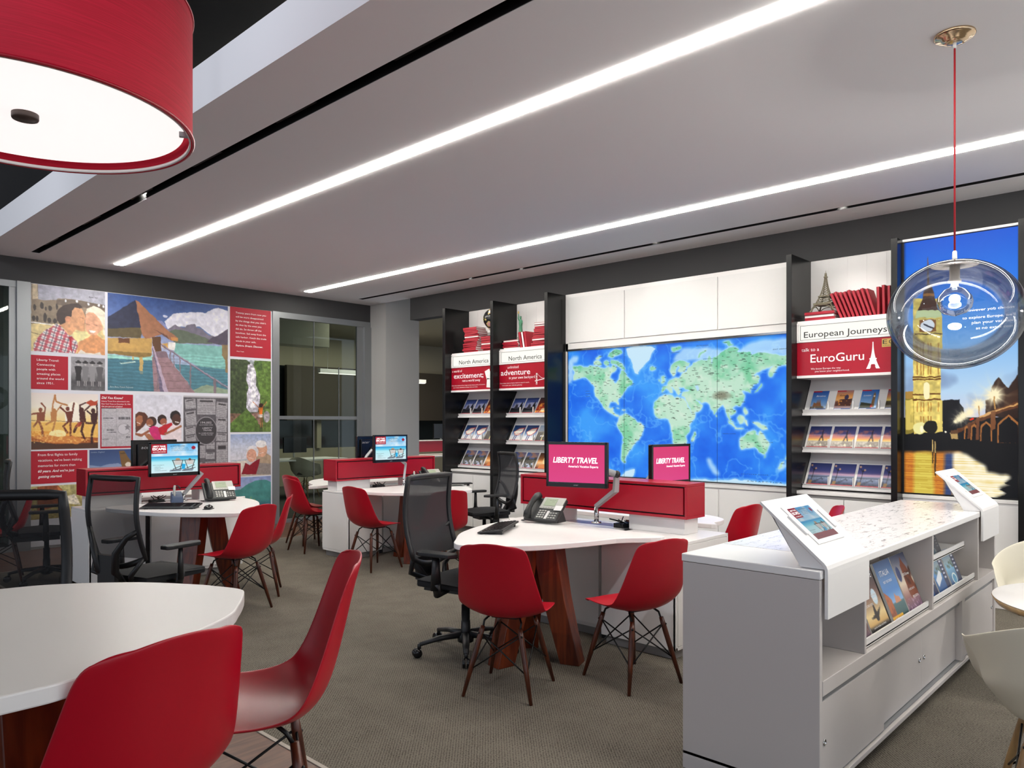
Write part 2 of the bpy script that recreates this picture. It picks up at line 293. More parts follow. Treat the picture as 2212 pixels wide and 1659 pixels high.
PIC={'map':[('p','land',[28,128,49,122,84,133,109,139,119,129,139,135,158,140,183,157,202,156,216,142,226,158,240,137,251,157,244,182,226,202,223,231,237,251,249,278,258,275,268,250,272,213,277,185,288,178,295,208,304,223,318,246,327,283,323,304,304,310,295,332,286,349,277,367,268,396,261,418,263,447,256,443,251,421,240,417,226,420,216,431,214,460,223,475,233,461,237,468,233,487,244,502,251,520,263,531,258,539,244,524,230,505,211,486,192,467,180,437,168,407,149,369,143,338,146,301,129,270,114,231,92,214,74,220,49,233,33,240,28,201,38,179,31,155]),('p','land',[139,97,158,88,175,108,183,131,163,133,141,120]),('p','land',[149,72,173,56,183,64,168,81]),('p','land',[192,103,207,97,216,120,202,137]),('p','land',[221,32,249,20,277,31,282,46,258,65,230,77,211,67]),('p','land',[226,99,249,101,268,118,286,149,300,179,282,174,258,139,230,121]),('p','land',[411,172,429,166,439,178,433,191,418,190]),('p','land',[265,535,277,524,295,514,318,528,341,550,354,572,367,586,385,604,381,629,374,665,363,701,345,730,332,759,323,781,314,804,304,833,295,863,300,884,293,892,279,871,282,813,285,754,288,688,282,659,268,630,258,601,261,564]),('p','land',[461,243,471,237,480,272,473,293,459,292,467,271]),('p','land',[448,266,457,264,454,281]),('p','land',[249,461,268,469,277,477,263,473]),('p','land',[282,477,295,481,293,488,282,486]),('p','land',[448,410,459,393,471,383,497,376,513,382,517,403,528,394,562,410,572,424,581,460,591,495,597,516,615,513,611,537,593,579,585,607,587,642,572,677,574,712,566,748,549,784,533,792,522,750,518,700,511,643,509,608,501,579,496,558,497,555,480,544,454,551,437,530,431,508,433,473,437,438]),('p','land',[597,670,611,642,611,663,605,711,597,712]),('p','land',[505,194,511,166,528,139,549,130,570,143,587,156,583,173,570,178,562,213,549,219,537,211,547,183,541,172,528,196,526,238,518,252,509,230]),('p','land',[473,320,490,310,488,292,503,275,520,266,541,257,556,226,572,214,577,190,591,180,599,160,615,151,632,139,656,145,664,112,674,127,679,168,687,128,703,116,709,97,730,76,760,63,783,79,776,98,805,102,827,111,831,128,856,114,878,114,906,130,927,142,982,137,982,190,941,208,924,216,917,250,904,282,897,262,901,230,920,203,896,220,874,224,849,248,838,263,853,278,855,311,835,336,824,361,827,385,818,374,811,357,796,366,805,393,804,426,787,459,768,465,760,478,772,512,760,532,749,518,745,505,753,552,764,579,755,572,742,539,736,491,726,457,707,477,695,504,687,531,678,490,670,456,656,438,632,441,624,426,611,412,624,447,640,455,628,489,601,516,591,481,577,432,568,396,554,388,560,368,583,355,566,340,562,325,541,331,549,360,537,381,526,352,511,322,499,322,516,358,503,358,486,328,477,349,466,363]),('p','land',[620,121,632,87,660,67,662,74,640,95,630,122]),('p','land',[507,37,545,31,549,42,524,67,511,59]),('p','land',[722,24,745,17,762,49,745,54]),('p','land',[777,552,794,532,804,546,798,582,783,589]),('p','land',[738,559,753,579,772,612,760,606,745,582]),('p','land',[764,613,791,616,805,625,768,623]),('p','land',[805,559,816,566,813,592,809,606]),('p','land',[835,579,853,579,878,599,892,618,874,625,853,605]),('p','land',[802,473,809,480,816,513,811,533,804,499]),('p','land',[838,382,856,370,864,344,865,318,860,331,855,360]),('p','land',[849,264,855,265,858,298,853,297]),('p','land',[785,692,802,672,816,648,835,632,846,641,844,658,856,667,864,631,873,664,889,702,894,728,889,761,878,787,865,781,856,756,842,743,820,747,794,765,787,756,789,725,783,706]),('p','land',[873,794,881,794,876,817]),('p','land',[927,875,934,848,948,825,941,861,932,881]),('p','land',[950,822,958,789,965,795,956,821]),('p','land',[695,535,699,531,700,542,696,542]),('p','ice',[295,19,323,8,367,3,411,12,437,30,424,56,411,111,390,152,367,178,363,214,350,213,338,183,329,139,323,102,304,56]),('p','lake',[607,321,620,315,624,350,615,357,609,335]),('p','ice',[566,1001,611,979,691,982,768,967,842,973,913,979,989,977,989,1009,566,1057]),('p','ice',[272,1003,300,950,336,932,341,953,318,1013]),('p','shelf',[2,75,23,46,59,43,54,80,33,109,28,193,28,240,7,269,2,253]),('p','shelf',[924,894,934,855,956,840,968,795,975,814,948,879,931,897]),('p','shelf',[652,841,668,826,691,879,711,932,699,950,679,928,664,881]),('p','shelf',[776,98,827,38,878,26,989,35,989,143,906,133,831,118]),('p','shelf',[511,130,554,43,652,48,715,77,703,123,632,143]),('e','tibet',[718,396,37,30])],'bb':[('p','080a10',[-47,768,401,756,552,782,699,802,1008,803,1008,904,912,902,806,888,699,873,589,840,522,834,-47,837]),('p','0b0d16',[347,634,416,634,469,630,503,630,507,646,537,663,545,690,567,704,574,786,347,770]),('p','2a1712',[721,637,753,634,771,587,792,571,831,551,866,572,905,592,981,544,981,515,1022,515,1022,705,721,697]),('p','3a2116',[870,618,1022,594,1022,649,870,661]),('p','5a3018',[477,745,596,721,670,701,764,681,806,671,1008,639,1008,659,806,691,670,718,552,745,492,759]),('p','d8a060',[670,699,764,679,803,676,1008,644,1008,649,803,681,670,706]),('p','a86a35',[817,798,821,723,908,690,998,723,998,796]),('p','07080f',[828,797,831,729,908,698,984,729,988,796]),('p','a86a35',[677,792,681,731,726,713,774,731,774,791]),('p','07080f',[688,792,692,738,726,721,760,738,764,791]),('p','a86a35',[596,786,600,735,627,726,659,735,659,785]),('p','07080f',[608,786,611,741,627,735,644,741,648,785]),('p','a86a35',[541,783,545,736,563,733,585,736,585,782]),('p','07080f',[552,782,556,743,563,741,571,743,574,782]),('p','7a4a2a',[764,681,806,678,803,744,764,751]),('p','6e4128',[644,704,670,701,670,785,641,785]),('p','5c341f',[571,721,596,719,596,779,571,782]),('p','8a7a30',[11,624,93,618,97,760,15,766]),('p','d8c060',[15,631,89,628,93,746,19,750]),('p','b0863c',[11,597,85,596,89,625,11,624]),('p','e8d070',[87,225,335,236,339,630,351,634,355,756,97,767,93,625,87,618]),('p','d9c468',[96,295,351,305,351,434,96,427]),('p','c8d8a0',[122,274,334,279,347,310,105,305]),('p','4a3028',[227,177,247,178,275,210,283,226,309,261,326,273,322,279,127,277,135,269,171,236,179,205]),('p','9a6a3a',[179,211,279,214,281,224,178,221]),('p','7a4a2a',[214,111,220,61,227,111,233,181,214,180]),('p','8a5a2a',[144,312,293,315,296,366,146,363]),('e','e8f0f8',[218,339,64,23]),('l','303040',[6,218,339,188,329]),('l','303040',[6,218,339,268,351]),('l','503a20',[4,105,369,347,375]),('l','6e4418',[6,89,541,331,541]),('l','6e4418',[6,89,550,331,550]),('l','6e4418',[6,89,609,331,608]),('l','6e4418',[6,89,630,331,629]),('l','b07830',[4,125,405,125,529]),('l','c08a3a',[4,125,639,125,675]),('l','b07830',[4,158,406,158,530]),('l','c08a3a',[4,158,639,158,675]),('l','b07830',[4,182,406,182,530]),('l','c08a3a',[4,182,640,182,675]),('l','b07830',[4,225,408,225,531]),('l','c08a3a',[4,225,640,225,675]),('l','b07830',[4,249,408,249,531]),('l','c08a3a',[4,249,640,249,675]),('l','b07830',[4,316,410,316,532]),('l','c08a3a',[4,316,641,316,676]),('l','b07830',[4,158,696,158,725]),('l','b07830',[4,182,696,182,725]),('l','b07830',[4,225,696,225,725]),('l','b07830',[4,249,696,249,725]),('l','fff4c0',[22,210,573,210,615]),('e','f0e8a0',[149,742,60,25]),('e','141410',[245,738,63,26]),('e','fff6d0',[166,746,16,14]),('e','glow',[792,617,39,18]),('e','glow',[666,653,28,12]),('e','glow',[589,681,21,9]),('e','glow',[535,694,19,9]),('e','glow',[499,707,19,9]),('e','glow',[465,717,10,4]),('l','c09050',[5,792,624,799,671]),('l','c09050',[4,666,657,668,694]),('l','ff3020',[6,596,709,619,704]),('e','fff8e0',[381,758,9,4]),('p','b89860',[416,759,484,759,488,783,431,783]),('p','60402a',[424,749,488,748,488,762,424,764]),('p','w_or',[-47,837,522,834,477,896,439,1035,-47,1050]),('p','w_ye',[97,839,261,837,284,1040,85,1046]),('p','w_bl',[370,839,462,840,447,914,431,1035,370,1037]),('p','w_wh',[447,838,522,834,589,847,648,863,721,882,735,906,898,913,933,925,870,943,939,941,828,964,898,982,806,998,884,1022,447,1035]),('p','0a0c12',[933,889,1022,887,1022,1018,877,1022,806,1001,898,982,835,970,933,951,870,943,939,928]),('p','3a2c18',[259,784,273,788,270,882,261,881]),('p','3a2c18',[281,791,297,794,294,931,281,924]),('l','cfb070',[4,264,788,264,833]),('l','cfb070',[4,286,795,286,837])],'couple':[('p','8a7a68',[4,-1,91,-13,91,110,95,222,179,232,331,204,350,181,533,169,1002,209,1002,502,4,599]),('p','6b5c50',[331,204,533,174,1002,209,1002,285,331,276]),('p','c8b89c',[21,7,82,-1,91,212,21,231]),('e','3a3230',[143,313,24,51]),('e','3a3230',[51,350,17,46]),('e','3a3230',[246,343,23,41]),('e','3a3230',[192,354,12,31]),('e','3a3230',[336,307,16,47]),('e','3a3230',[38,514,19,41]),('e','3a3230',[82,515,17,41]),('e','3a3230',[237,524,25,41]),('e','3a3230',[313,527,25,39]),('e','3a3230',[183,489,22,72]),('e','e8eaf0',[454,206,14,20]),('e','e8eaf0',[603,197,15,21]),('e','e8eaf0',[761,221,15,21]),('e','e8eaf0',[909,222,16,21]),('e','e8eaf0',[972,232,15,22]),('p','dcc890',[4,599,1002,502,1002,1011,4,1077]),('p','e6dca0',[533,674,779,652,779,801,533,821]),('l','5a4a38',[8,4,721,117,747]),('l','f4f0f0',[14,12,573,170,583,313,590]),('p','plaid',[30,1014,38,891,117,752,188,674,259,626,331,562,386,583,487,720,533,737,608,815,617,899,580,1002]),('p','d8a078',[386,577,459,471,533,337,589,289,664,291,712,381,721,444,712,509,721,636,664,651,589,626,542,704,496,729,441,640]),('p','3a2a28',[331,422,350,357,422,276,533,237,627,226,683,278,645,303,570,291,542,347,533,442,487,437,445,472,450,535,386,577,340,514]),('e','cf9070',[482,484,37,47]),('p','e0a888',[721,444,731,358,779,310,875,342,943,464,963,592,875,686,836,722,759,675,721,593]),('p','e6dcc8',[721,380,740,293,836,239,933,271,1002,328,1002,719,963,635,973,548,914,424,836,346,779,342]),('p','d89868',[627,814,759,739,798,693,875,686,943,734,1002,762,1002,1006,608,1005]),('p','e8e0d4',[617,999,655,928,731,976,856,978,924,952,953,1009,617,1010]),('p','f8f4f0',[769,621,875,627,836,663,788,656]),('l','7a4a3a',[5,731,528,779,540]),('l','7a4a3a',[5,836,529,885,540]),('l','7a4a3a',[5,655,435,693,447]),('p','b02030',[496,750,533,737,542,989,515,928])],'hut':[('p','eaeaf8',[446,244,519,153,572,132,680,111,801,101,869,46,915,32,999,53,999,333,858,363,746,263,582,282,477,322,456,284]),('e','d8dcf0',[451,186,21,14]),('p','8f92c0',[354,236,425,240,477,322,405,276]),('p','7a7486',[461,330,535,264,556,285,609,293,631,256,701,237,718,280,762,289,824,352,903,358,944,440,529,466,477,390]),('p','5f6a5a',[467,357,529,316,609,320,746,361,829,394,858,441,529,466]),('p','7fb8b0',[529,466,999,463,999,730,746,711,524,590]),('p','93c8be',[-1,624,185,645,354,617,354,684,-1,672]),('p','4a7a88',[524,692,746,704,999,722,999,996,701,993]),('p','3f6f80',[-1,672,354,671,364,1005,-1,1019]),('p','8fa088',[690,965,801,904,999,953,999,996,690,1000]),('p','b0c8c0',[89,711,214,688,214,701,98,723]),('p','c09a58',[-1,467,343,431,343,605,273,637,-1,621]),('p','8a6f3c',[-1,595,343,591,333,626,273,644,-1,621]),('p','6a4228',[84,458,170,452,170,505,84,507]),('p','5c3c22',[343,418,415,410,420,565,354,577]),('p','d8a858',[420,484,472,472,477,546,425,517]),('p','2c3048',[-1,255,209,50,224,67,253,321,273,345,253,440,-1,454]),('p','5e5238',[-1,371,253,328,273,359,253,440,-1,454]),('p','a06e52',[212,49,234,59,354,202,467,330,556,409,556,443,498,442,425,389,354,416,293,449,268,412,253,321]),('p','6e4a3e',[354,336,467,391,477,431,425,389]),('p','c88a4c',[498,401,556,409,556,443,503,441]),('p','4e4458',[807,425,858,370,915,335,999,254,999,449,938,447]),('p','8a7450',[941,447,999,441,999,766,978,760,973,616,944,568]),('p','e8e4e0',[477,464,535,459,529,548,477,539]),('p','c8a868',[244,640,273,637,273,783,244,785]),('p','c8a868',[185,638,199,637,199,676,185,677]),('p','6f8078',[244,785,273,783,271,817,244,818]),('p','9a7a80',[384,628,477,628,572,785,707,1000,359,1006,343,638,369,603]),('p','7a6470',[369,576,456,561,482,627,374,636]),('l','6e545c',[4,343,692,508,682]),('l','6e545c',[4,346,732,529,721]),('l','6e545c',[4,349,809,572,797]),('l','6e545c',[4,351,885,631,873]),('l','6e545c',[4,354,962,680,950]),('p','b8a4b8',[349,511,361,516,477,1005,435,1006,384,736]),('p','6a6078',[346,538,354,537,441,1006,410,1007,374,703]),('l','9a8a9c',[14,425,497,572,606,690,701,999,924]),('l','6e5f70',[8,425,505,572,616,690,711,999,942]),('l','807078',[10,493,558,493,667]),('l','807078',[10,521,576,521,723]),('l','807078',[12,573,613,573,798]),('l','807078',[16,663,682,663,949]),('l','807078',[30,878,844,878,1000]),('l','807078',[10,359,570,359,677]),('l','807078',[16,389,803,389,971])],'beach':[('e','fff8e8',[618,407,129,258]),('l','7a4a30',[8,-2,486,998,523]),('p','f0c060',[-2,523,998,523,998,813,-2,772]),('p','e8a040',[-2,673,574,678,574,832,-2,822]),('p','a85820',[-2,772,258,738,682,782,998,800,998,945,-2,922]),('p','4a2c1c',[-2,847,362,905,998,893,998,998,-2,984]),('e','fff0b0',[384,727,126,76]),('p','d88840',[13,785,155,724,383,778,596,755,792,836,682,912,258,877]),('e','8a4a30',[134,304,28,40]),('p','8a4a30',[84,348,206,334,196,498,84,511]),('l','8a4a30',[30,94,361,3,380]),('l','8a4a30',[26,196,334,201,259,145,184]),('l','8a4a30',[36,114,511,155,624,165,750]),('l','8a4a30',[30,94,498,43,598]),('e','c08048',[331,314,29,38]),('p','c08048',[279,333,373,332,362,498,289,498]),('l','c08048',[24,305,321,310,219,341,53]),('l','c08048',[22,362,333,436,217]),('l','c08048',[30,310,498,217,555]),('l','c08048',[28,352,485,310,663]),('l','c08048',[30,341,41,362,155,521,215]),('e','6e2e1a',[531,279,27,38]),('p','6e2e1a',[489,331,617,317,596,510,531,510]),('l','6e2e1a',[28,499,337,425,255]),('l','6e2e1a',[28,607,317,623,175]),('l','6e2e1a',[34,542,510,468,587,521,703]),('l','6e2e1a',[34,574,510,574,755]),('e','4a1c14',[737,302,39,52]),('p','4a1c14',[704,329,792,315,814,523,715,523]),('l','4a1c14',[26,715,290,715,212,803,165]),('l','4a1c14',[30,792,302,880,209]),('l','4a1c14',[44,759,523,672,575,628,691]),('l','4a1c14',[40,770,523,737,679,781,810]),('e','3a1414',[919,313,33,47]),('p','3a1414',[880,353,998,339,981,550,891,550]),('l','3a1414',[28,981,339,975,154]),('l','3a1414',[26,891,379,825,314]),('l','3a1414',[36,925,536,814,536]),('l','3a1414',[44,947,536,903,681,897,891]),('p','b84020',[803,158,880,111,936,142,992,115,970,207,880,222]),('p','a03020',[682,523,748,510,726,588,639,614])],'family':[('p','5a3020',[-1,377,73,323,192,336,267,415,237,523,192,576,102,682,14,708]),('p','a86a48',[14,443,73,390,147,403,162,496,117,576,43,589]),('p','e4e0e4',[-1,734,132,629,222,589,433,860,43,854]),('e','3a241c',[342,509,105,101]),('e','9a5c40',[304,522,75,73]),('p','d02870',[282,630,372,590,479,604,556,848,403,860,312,737]),('l','9a5c40',[45,282,683,132,762,14,735]),('p','a86a48',[192,750,282,724,433,860,282,858]),('e','2c1a14',[564,468,100,97]),('e','9a5840',[594,509,74,68]),('p','c01828',[479,631,587,577,774,523,789,564,680,659,649,768,525,753]),('p','ecdce0',[571,862,680,714,774,577,900,564,988,606,988,868]),('e','1e1614',[853,399,114,103]),('e','4a2c22',[876,468,98,110]),('l','a0684a',[40,980,592,837,660,633,740]),('l','f8f0ec',[16,853,509,932,523]),('l','f8f0ec',[12,43,523,102,543]),('l','f8f0ec',[10,267,570,319,576]),('l','f8f0ec',[10,579,557,633,543])],'waterfall':[('p','3c4a2c',[-3,5,385,1,484,43,385,225,365,450,405,673,306,741,-3,786]),('p','5f7a38',[584,5,1003,-4,1003,668,746,613,685,353,624,162,564,85]),('p','46602c',[564,29,766,-1,786,135,665,161]),('p','c8c4d0',[425,67,544,52,624,162,624,355,725,477,705,614,665,716,484,729,385,662,405,449,444,381,385,281]),('p','e4e2ea',[504,110,584,107,584,333,624,445,584,672,484,695,504,447,484,335]),('p','7a5c4c',[-3,742,306,741,306,852,-3,875]),('p','8a6a60',[484,740,705,716,725,898,504,830]),('p','567032',[-3,886,267,741,405,684,665,841,705,988,-3,990]),('p','6a8040',[786,693,1003,657,1003,996,786,994]),('e','a09aa0',[889,783,82,80]),('e','3a2018',[746,624,53,29]),('p','e07828',[685,659,797,647,776,750,705,750]),('l','c07048',[9,695,659,544,576]),('l','c07048',[9,786,647,889,578]),('l','b06040',[9,725,761,736,932]),('l','b06040',[9,766,761,776,932]),('p','d8ccc8',[675,750,791,750,786,789,681,790])],'elder':[('l','7aa0a8',[10,2,628,402,605]),('p','d8cfc4',[2,666,402,624,402,952,2,931]),('p','b09880',[622,554,826,424,1003,548,1003,765,622,749]),('e','d8a488',[766,383,135,176]),('e','e8e4e4',[745,245,135,88]),('e','e0dce0',[532,434,152,151]),('e','d8a088',[512,512,120,155]),('p','8a1828',[264,945,362,680,462,742,622,632,724,597,643,964]),('p','8f8480',[704,694,1003,726,1003,983,622,963]),('l','f4ece8',[10,442,567,562,581]),('l','f4ece8',[9,714,469,806,453])],'london':[('p','8a9cc0',[10,453,249,506,400,453,646,424,866,559,993,898,10,833]),('p','7a5a30',[670,57,787,50,866,229,961,398,1001,566,1001,899,787,885,709,366]),('p','5a4428',[693,119,803,102,819,144,701,160]),('e','e0d8c8',[881,477,66,78])],'wave':[('p','4a8a88',[244,286,402,179,622,95,847,88,1003,157,1003,1340,-8,1230,-8,307])],'hair':[('p','8a4a28',[112,29,437,-42,544,153,615,367,627,575,112,754]),('p','b06a38',[449,20,556,195,603,406,580,466,484,311]),('p','e0d8c4',[627,347,773,301,871,646,627,575])]}
# ------------------------------------------------------------------ the room
def carpet_mat():
    m = mat('loop_carpet', '6a645a', .95, spec=.1); nt = m.node_tree; b = nt.nodes['Principled BSDF']; L = nt.links.new
    tc = nt.nodes.new('ShaderNodeTexCoord'); mp = nt.nodes.new('ShaderNodeMapping'); mp.inputs['Rotation'].default_value = (0, 0, R(45)); L(tc.outputs['Object'], mp.inputs[0])
    wv = nt.nodes.new('ShaderNodeTexWave'); wv.inputs['Scale'].default_value = 26; wv.inputs['Distortion'].default_value = 1.5; wv.inputs['Detail'].default_value = 2; wv.inputs['Detail Scale'].default_value = 5; L(mp.outputs[0], wv.inputs[0])
    vo = nt.nodes.new('ShaderNodeTexVoronoi'); vo.inputs['Scale'].default_value = 150; L(tc.outputs['Object'], vo.inputs['Vector'])
    n = nt.nodes.new('ShaderNodeTexNoise'); n.inputs['Scale'].default_value = 120; n.inputs['Detail'].default_value = 3; L(tc.outputs['Object'], n.inputs['Vector'])
    n2 = nt.nodes.new('ShaderNodeTexNoise'); n2.inputs['Scale'].default_value = 6; L(tc.outputs['Object'], n2.inputs['Vector'])
    a = nt.nodes.new('ShaderNodeMath'); a.operation = 'MULTIPLY_ADD'; a.inputs[1].default_value = .25; L(wv.outputs['Fac'], a.inputs[0]); L(n.outputs['Fac'], a.inputs[2])
    a2 = nt.nodes.new('ShaderNodeMath'); a2.operation = 'MULTIPLY_ADD'; a2.inputs[1].default_value = .25; L(n2.outputs['Fac'], a2.inputs[0]); L(a.outputs[0], a2.inputs[2])
    r = nt.nodes.new('ShaderNodeValToRGB'); e = r.color_ramp.elements; e[0].position = .35; e[0].color = lin('2c2823') + (1,); e[1].position = .85; e[1].color = lin('746e64') + (1,); L(a2.outputs[0], r.inputs[0]); L(r.outputs[0], b.inputs['Base Color'])
    ad = nt.nodes.new('ShaderNodeMath'); ad.operation = 'SUBTRACT'; L(a.outputs[0], ad.inputs[0]); L(vo.outputs['Distance'], ad.inputs[1])
    bp = nt.nodes.new('ShaderNodeBump'); bp.inputs['Strength'].default_value = .6; bp.inputs['Distance'].default_value = .006; L(ad.outputs[0], bp.inputs['Height']); L(bp.outputs[0], b.inputs['Normal'])
    return m
carpet = carpet_mat(); plank = wood('plank_floor', '4a2f22', '6d4a38', .4, (3, 30, 3))
struct(bx('floor', (1.775, -5, -.05), (16, 8.55, 0), carpet, None, 0))
fl = MB().box((-7, -5, -.05), (1.755, 9.85, 0)).box((1.755, 8.57, -.05), (7.5, 9.85, 0)).build('floor_planks', plank); struct(fl)
struct(MB().box((1.755, -5, -.04), (1.775, 8.57, .004)).box((1.775, 8.55, -.04), (7.4, 8.57, .004)).build('trim_1', mat('floor_strip', '9c9288', .5)))
struct(bx('floor_office', (-7, 9.85, -.05), (20, 18, 0), mat('office_carpet', '3c3a36', .95), None, 0))
cl = MB()
for x0, x1 in ((1.99, 2.40), (2.485, 3.25), (3.35, 5.77), (5.88, 6.69), (6.775, 7.19)): cl.box((x0, -5, 3.309), (x1, 9.46, 3.575))
cl.box((1.99, 9.46, 3.309), (7.19, 9.85, 3.575)); struct(cl.build('ceiling', M['ceil']))
struct(bx('ceiling_open', (-8, -6, 4.4), (8, 10, 4.5), M['ceil2'], None, 0))
for i, (x0, x1) in enumerate(((2.40, 2.485), (6.69, 6.775))):
    b = MB().box((x0, -5, 3.40), (x1, 9.46, 3.44)).box((x0 - .002, -5, 3.312), (x0 + .004, 9.46, 3.41)).box((x1 - .004, -5, 3.312), (x1 + .002, 9.46, 3.41)).box((x0, 9.452, 3.312), (x1, 9.462, 3.41))
    for k in range(8): b.box((x0 + .03, 1.2 * k + .3, 3.345), (x1 - .02, 1.2 * k + .75, 3.352))
    struct(b.build('trim_%d' % (2 + i), M['slot']))
for i, (x0, x1, lb) in enumerate(((3.25, 3.35, 'bright linear ceiling light, the longer line nearest the black drum-lamp side'), (5.77, 5.88, 'bright linear ceiling light, the line nearer the world map wall'))):
    t = thing('linear_ceiling_light', lb, 'ceiling light', (x0, 0, 3.312), 0, 'linear ceiling lights')
    bx('diffuser', (.004, -5, -.010), (x1 - x0 - .004, 9.452, .01), M['ledm'], t, 0)
    MB().box((0, -5, .0), (.004, 9.46, .03)).box((x1 - x0 - .004, -5, 0), (x1 - x0, 9.46, .03)).box((0, 9.452, 0), (x1 - x0, 9.46, .03)).build('frame', M['white2'], t)
# mural wall and glass partitions (plane Y = 9.85)
struct(MB().box((-7, 9.85, 3.04), (7.236, 9.99, 3.31)).box((-7, 9.86, 3.3), (7.3, 9.99, 4.4)).build('wall_left', M['dark']))
struct(bx('wall_mural', (2.43, 9.858, 0), (5.53, 9.97, 3.04), M['greyw'], None, 0))
struct(MB().box((7.2, 9.45, 0), (7.87, 10.1, 3.9)).build('wall_pillar', M['greyw']))
f1 = MB()
f1.box((5.495, 9.83, 0), (5.60, 9.9, 3.04)).box((5.6, 9.84, 2.955), (7.2, 9.9, 3.04)).box((7.07, 9.82, 0), (7.2, 9.9, 2.955)).box((6.95, 9.85, 0), (7.07, 9.89, 2.955)).box((5.6, 9.84, 0), (7.2, 9.9, .05)).box((5.6, 9.855, 1.495), (6.95, 9.885, 1.545))
wi = struct(f1.build('window_1', M['alu'])); 
struct(bx('glass', (5.6, 9.866, .05), (6.95, 9.874, 2.955), gl_part, wi, 0))
struct(MB().box((6.18, 9.862, .05), (6.19, 9.878, 2.955)).box((6.62, 9.862, .05), (6.628, 9.878, 2.3)).build('glass_joint', M['alu'], wi))
f2 = MB().box((2.36, 9.82, 0), (2.495, 9.9, 3.04)).box((-4, 9.84, 2.97), (2.36, 9.9, 3.04)).box((-4, 9.84, 0), (2.36, 9.9, .06)).box((2.29, 9.85, .06), (2.36, 9.89, 2.97)).box((.9, 9.84, 0), (.98, 9.9, 2.97))
wi = struct(f2.build('window_2', M['alu'])); struct(bx('glass', (.98, 9.866, .06), (2.29, 9.874, 2.97), gl_part, wi, 0))
struct(bx('wall_back_left', (-4, 10.7, 0), (2.43, 10.8, 3.3), M['grnw'], None, 0)); struct(bx('wall_back_side', (2.43, 9.97, 0), (2.5, 10.8, 3.3), M['grnw'], None, 0)); struct(bx('ceiling_back_left', (-4, 9.99, 3.1), (2.43, 10.7, 3.2), M['white2'], None, 0))
# right wall (plane X = 7.19)
struct(bx('wall_right', (7.2, -4, 0), (7.35, 7.6, 2.99), M['white2'], None, 0))
struct(MB().box((7.19, -4, 2.985), (7.36, 8.84, 3.34)).build('wall_right_bulkhead', M['dark']))
struct(bx('wall_jamb', (7.36, 7.55, 0), (8.2, 7.62, 3.0), M['greyw'], None, 0))
# the dark office beyond the glass
struct(MB().box((2.5, 15.5, 0), (20, 15.7, .85)).box((2.5, 15.5, 2.75), (20, 15.7, 3.6)).build('wall_far', M['beige']))
struct(MB().box((19, 4, 0), (19.2, 15.6, 3.6)).build('wall_far_right', M['office'])); struct(bx('wall_far_left', (2.4, 10.8, 0), (2.5, 15.6, 3.6), M['office'], None, 0))
struct(MB().box((2.5, 9.99, 3.5), (19, 15.6, 3.6)).box((7.36, 4, 3.5), (19, 9.99, 3.6)).build('ceiling_office', M['beige']))
struct(bx('ceiling_drop', (2.5, 12, 2.84), (7.85, 12.4, 3.5), mat('pale_blind', 'c0bca8', .8), None, 0))
b = MB()
for k in range(12): b.box((2.5 + 1.45 * k, 15.42, .85), (2.62 + 1.45 * k, 15.55, 2.75))
wi = struct(b.build('window_3', M['beige'])); struct(bx('glass', (2.5, 15.53, .85), (19, 15.56, 2.75), M['winglass'], wi, 0))
b = MB().box((9.5, 12.2, 1.7), (9.5, 12.2, 1.7))
struct(MB().box((8.9, 15.3, 1.5), (19, 15.4, 2.75)).build('trim_4', mat('blind_brown', '3b342b', .8)))
for i, (x, y, ln, z) in enumerate(((8.2, 12.9, 1.6, 2.42), (9.9, 13.6, 1.6, 2.36), (12.4, 13.8, 1.8, 2.4))):
    t = thing('pendant_light', ['slim linear pendant light glowing inside the dark office behind the glass', 'slim linear pendant light beyond the gap, second from the pillar', 'slim linear pendant light beyond the gap, farthest from the pillar'][i], 'pendant light', (x, y, z), 0, 'office pendant lights')
    bx('housing', (0, -.05, .01), (ln, .05, .09), M['white2'], t); bx('diffuser', (.02, -.04, 0), (ln - .02, .04, .011), mat('pendant_glow', 'ffffff', .5, emit='fff6e2', es=2.2), t, 0)
    MB().tube([(.2, 0, .09), (.2, 0, 3.5 - z)], .003, 6).tube([(ln - .2, 0, .09), (ln - .2, 0, 3.5 - z)], .003, 6).build('cable', M['steel'], t)

# ------------------------------------------------------------------ lamps: down lights in the black slots, added spots, area lights; daylight side is open
for x, y, tx, ty, tz, pw in ((2.44, 6.5, 7.2, 9.5, 1.6, 70), (6.73, 2.4, 7.0, 2.4, 1.2, 24), (6.73, 6.2, 7.0, 6.2, 1.2, 18), (6.73, 7.1, 7.0, 7.1, 1.2, 18), (6.73, 4.3, 7.05, 4.3, 2.6, 20)):
    aim(lamp('SPOT', (x, y, 3.36), pw, .03, spot=75, name='slot_spot'), (tx, ty, tz))
for y in (1.5, 5.0, 8.5): aim(lamp('SPOT', (-.9, y, 4.2), 150, .08, spot=95, name='soffit_fill_spot', color=(.86, .9, 1)), (1.99, y + .3, 3.3))  # added spots, no track lights known; they brighten the soffit's side face
lamp('AREA', (.6, 10.3, 3.05), 14, .4, name='back_room_light', sy=2.5)
lamp('AREA', (10, 12.8, 3.45), 210, 4, (0, 0, 0), (1, .95, .8), name='office_fill', sy=3)  # added area light, brightens the office beyond its dim pendants
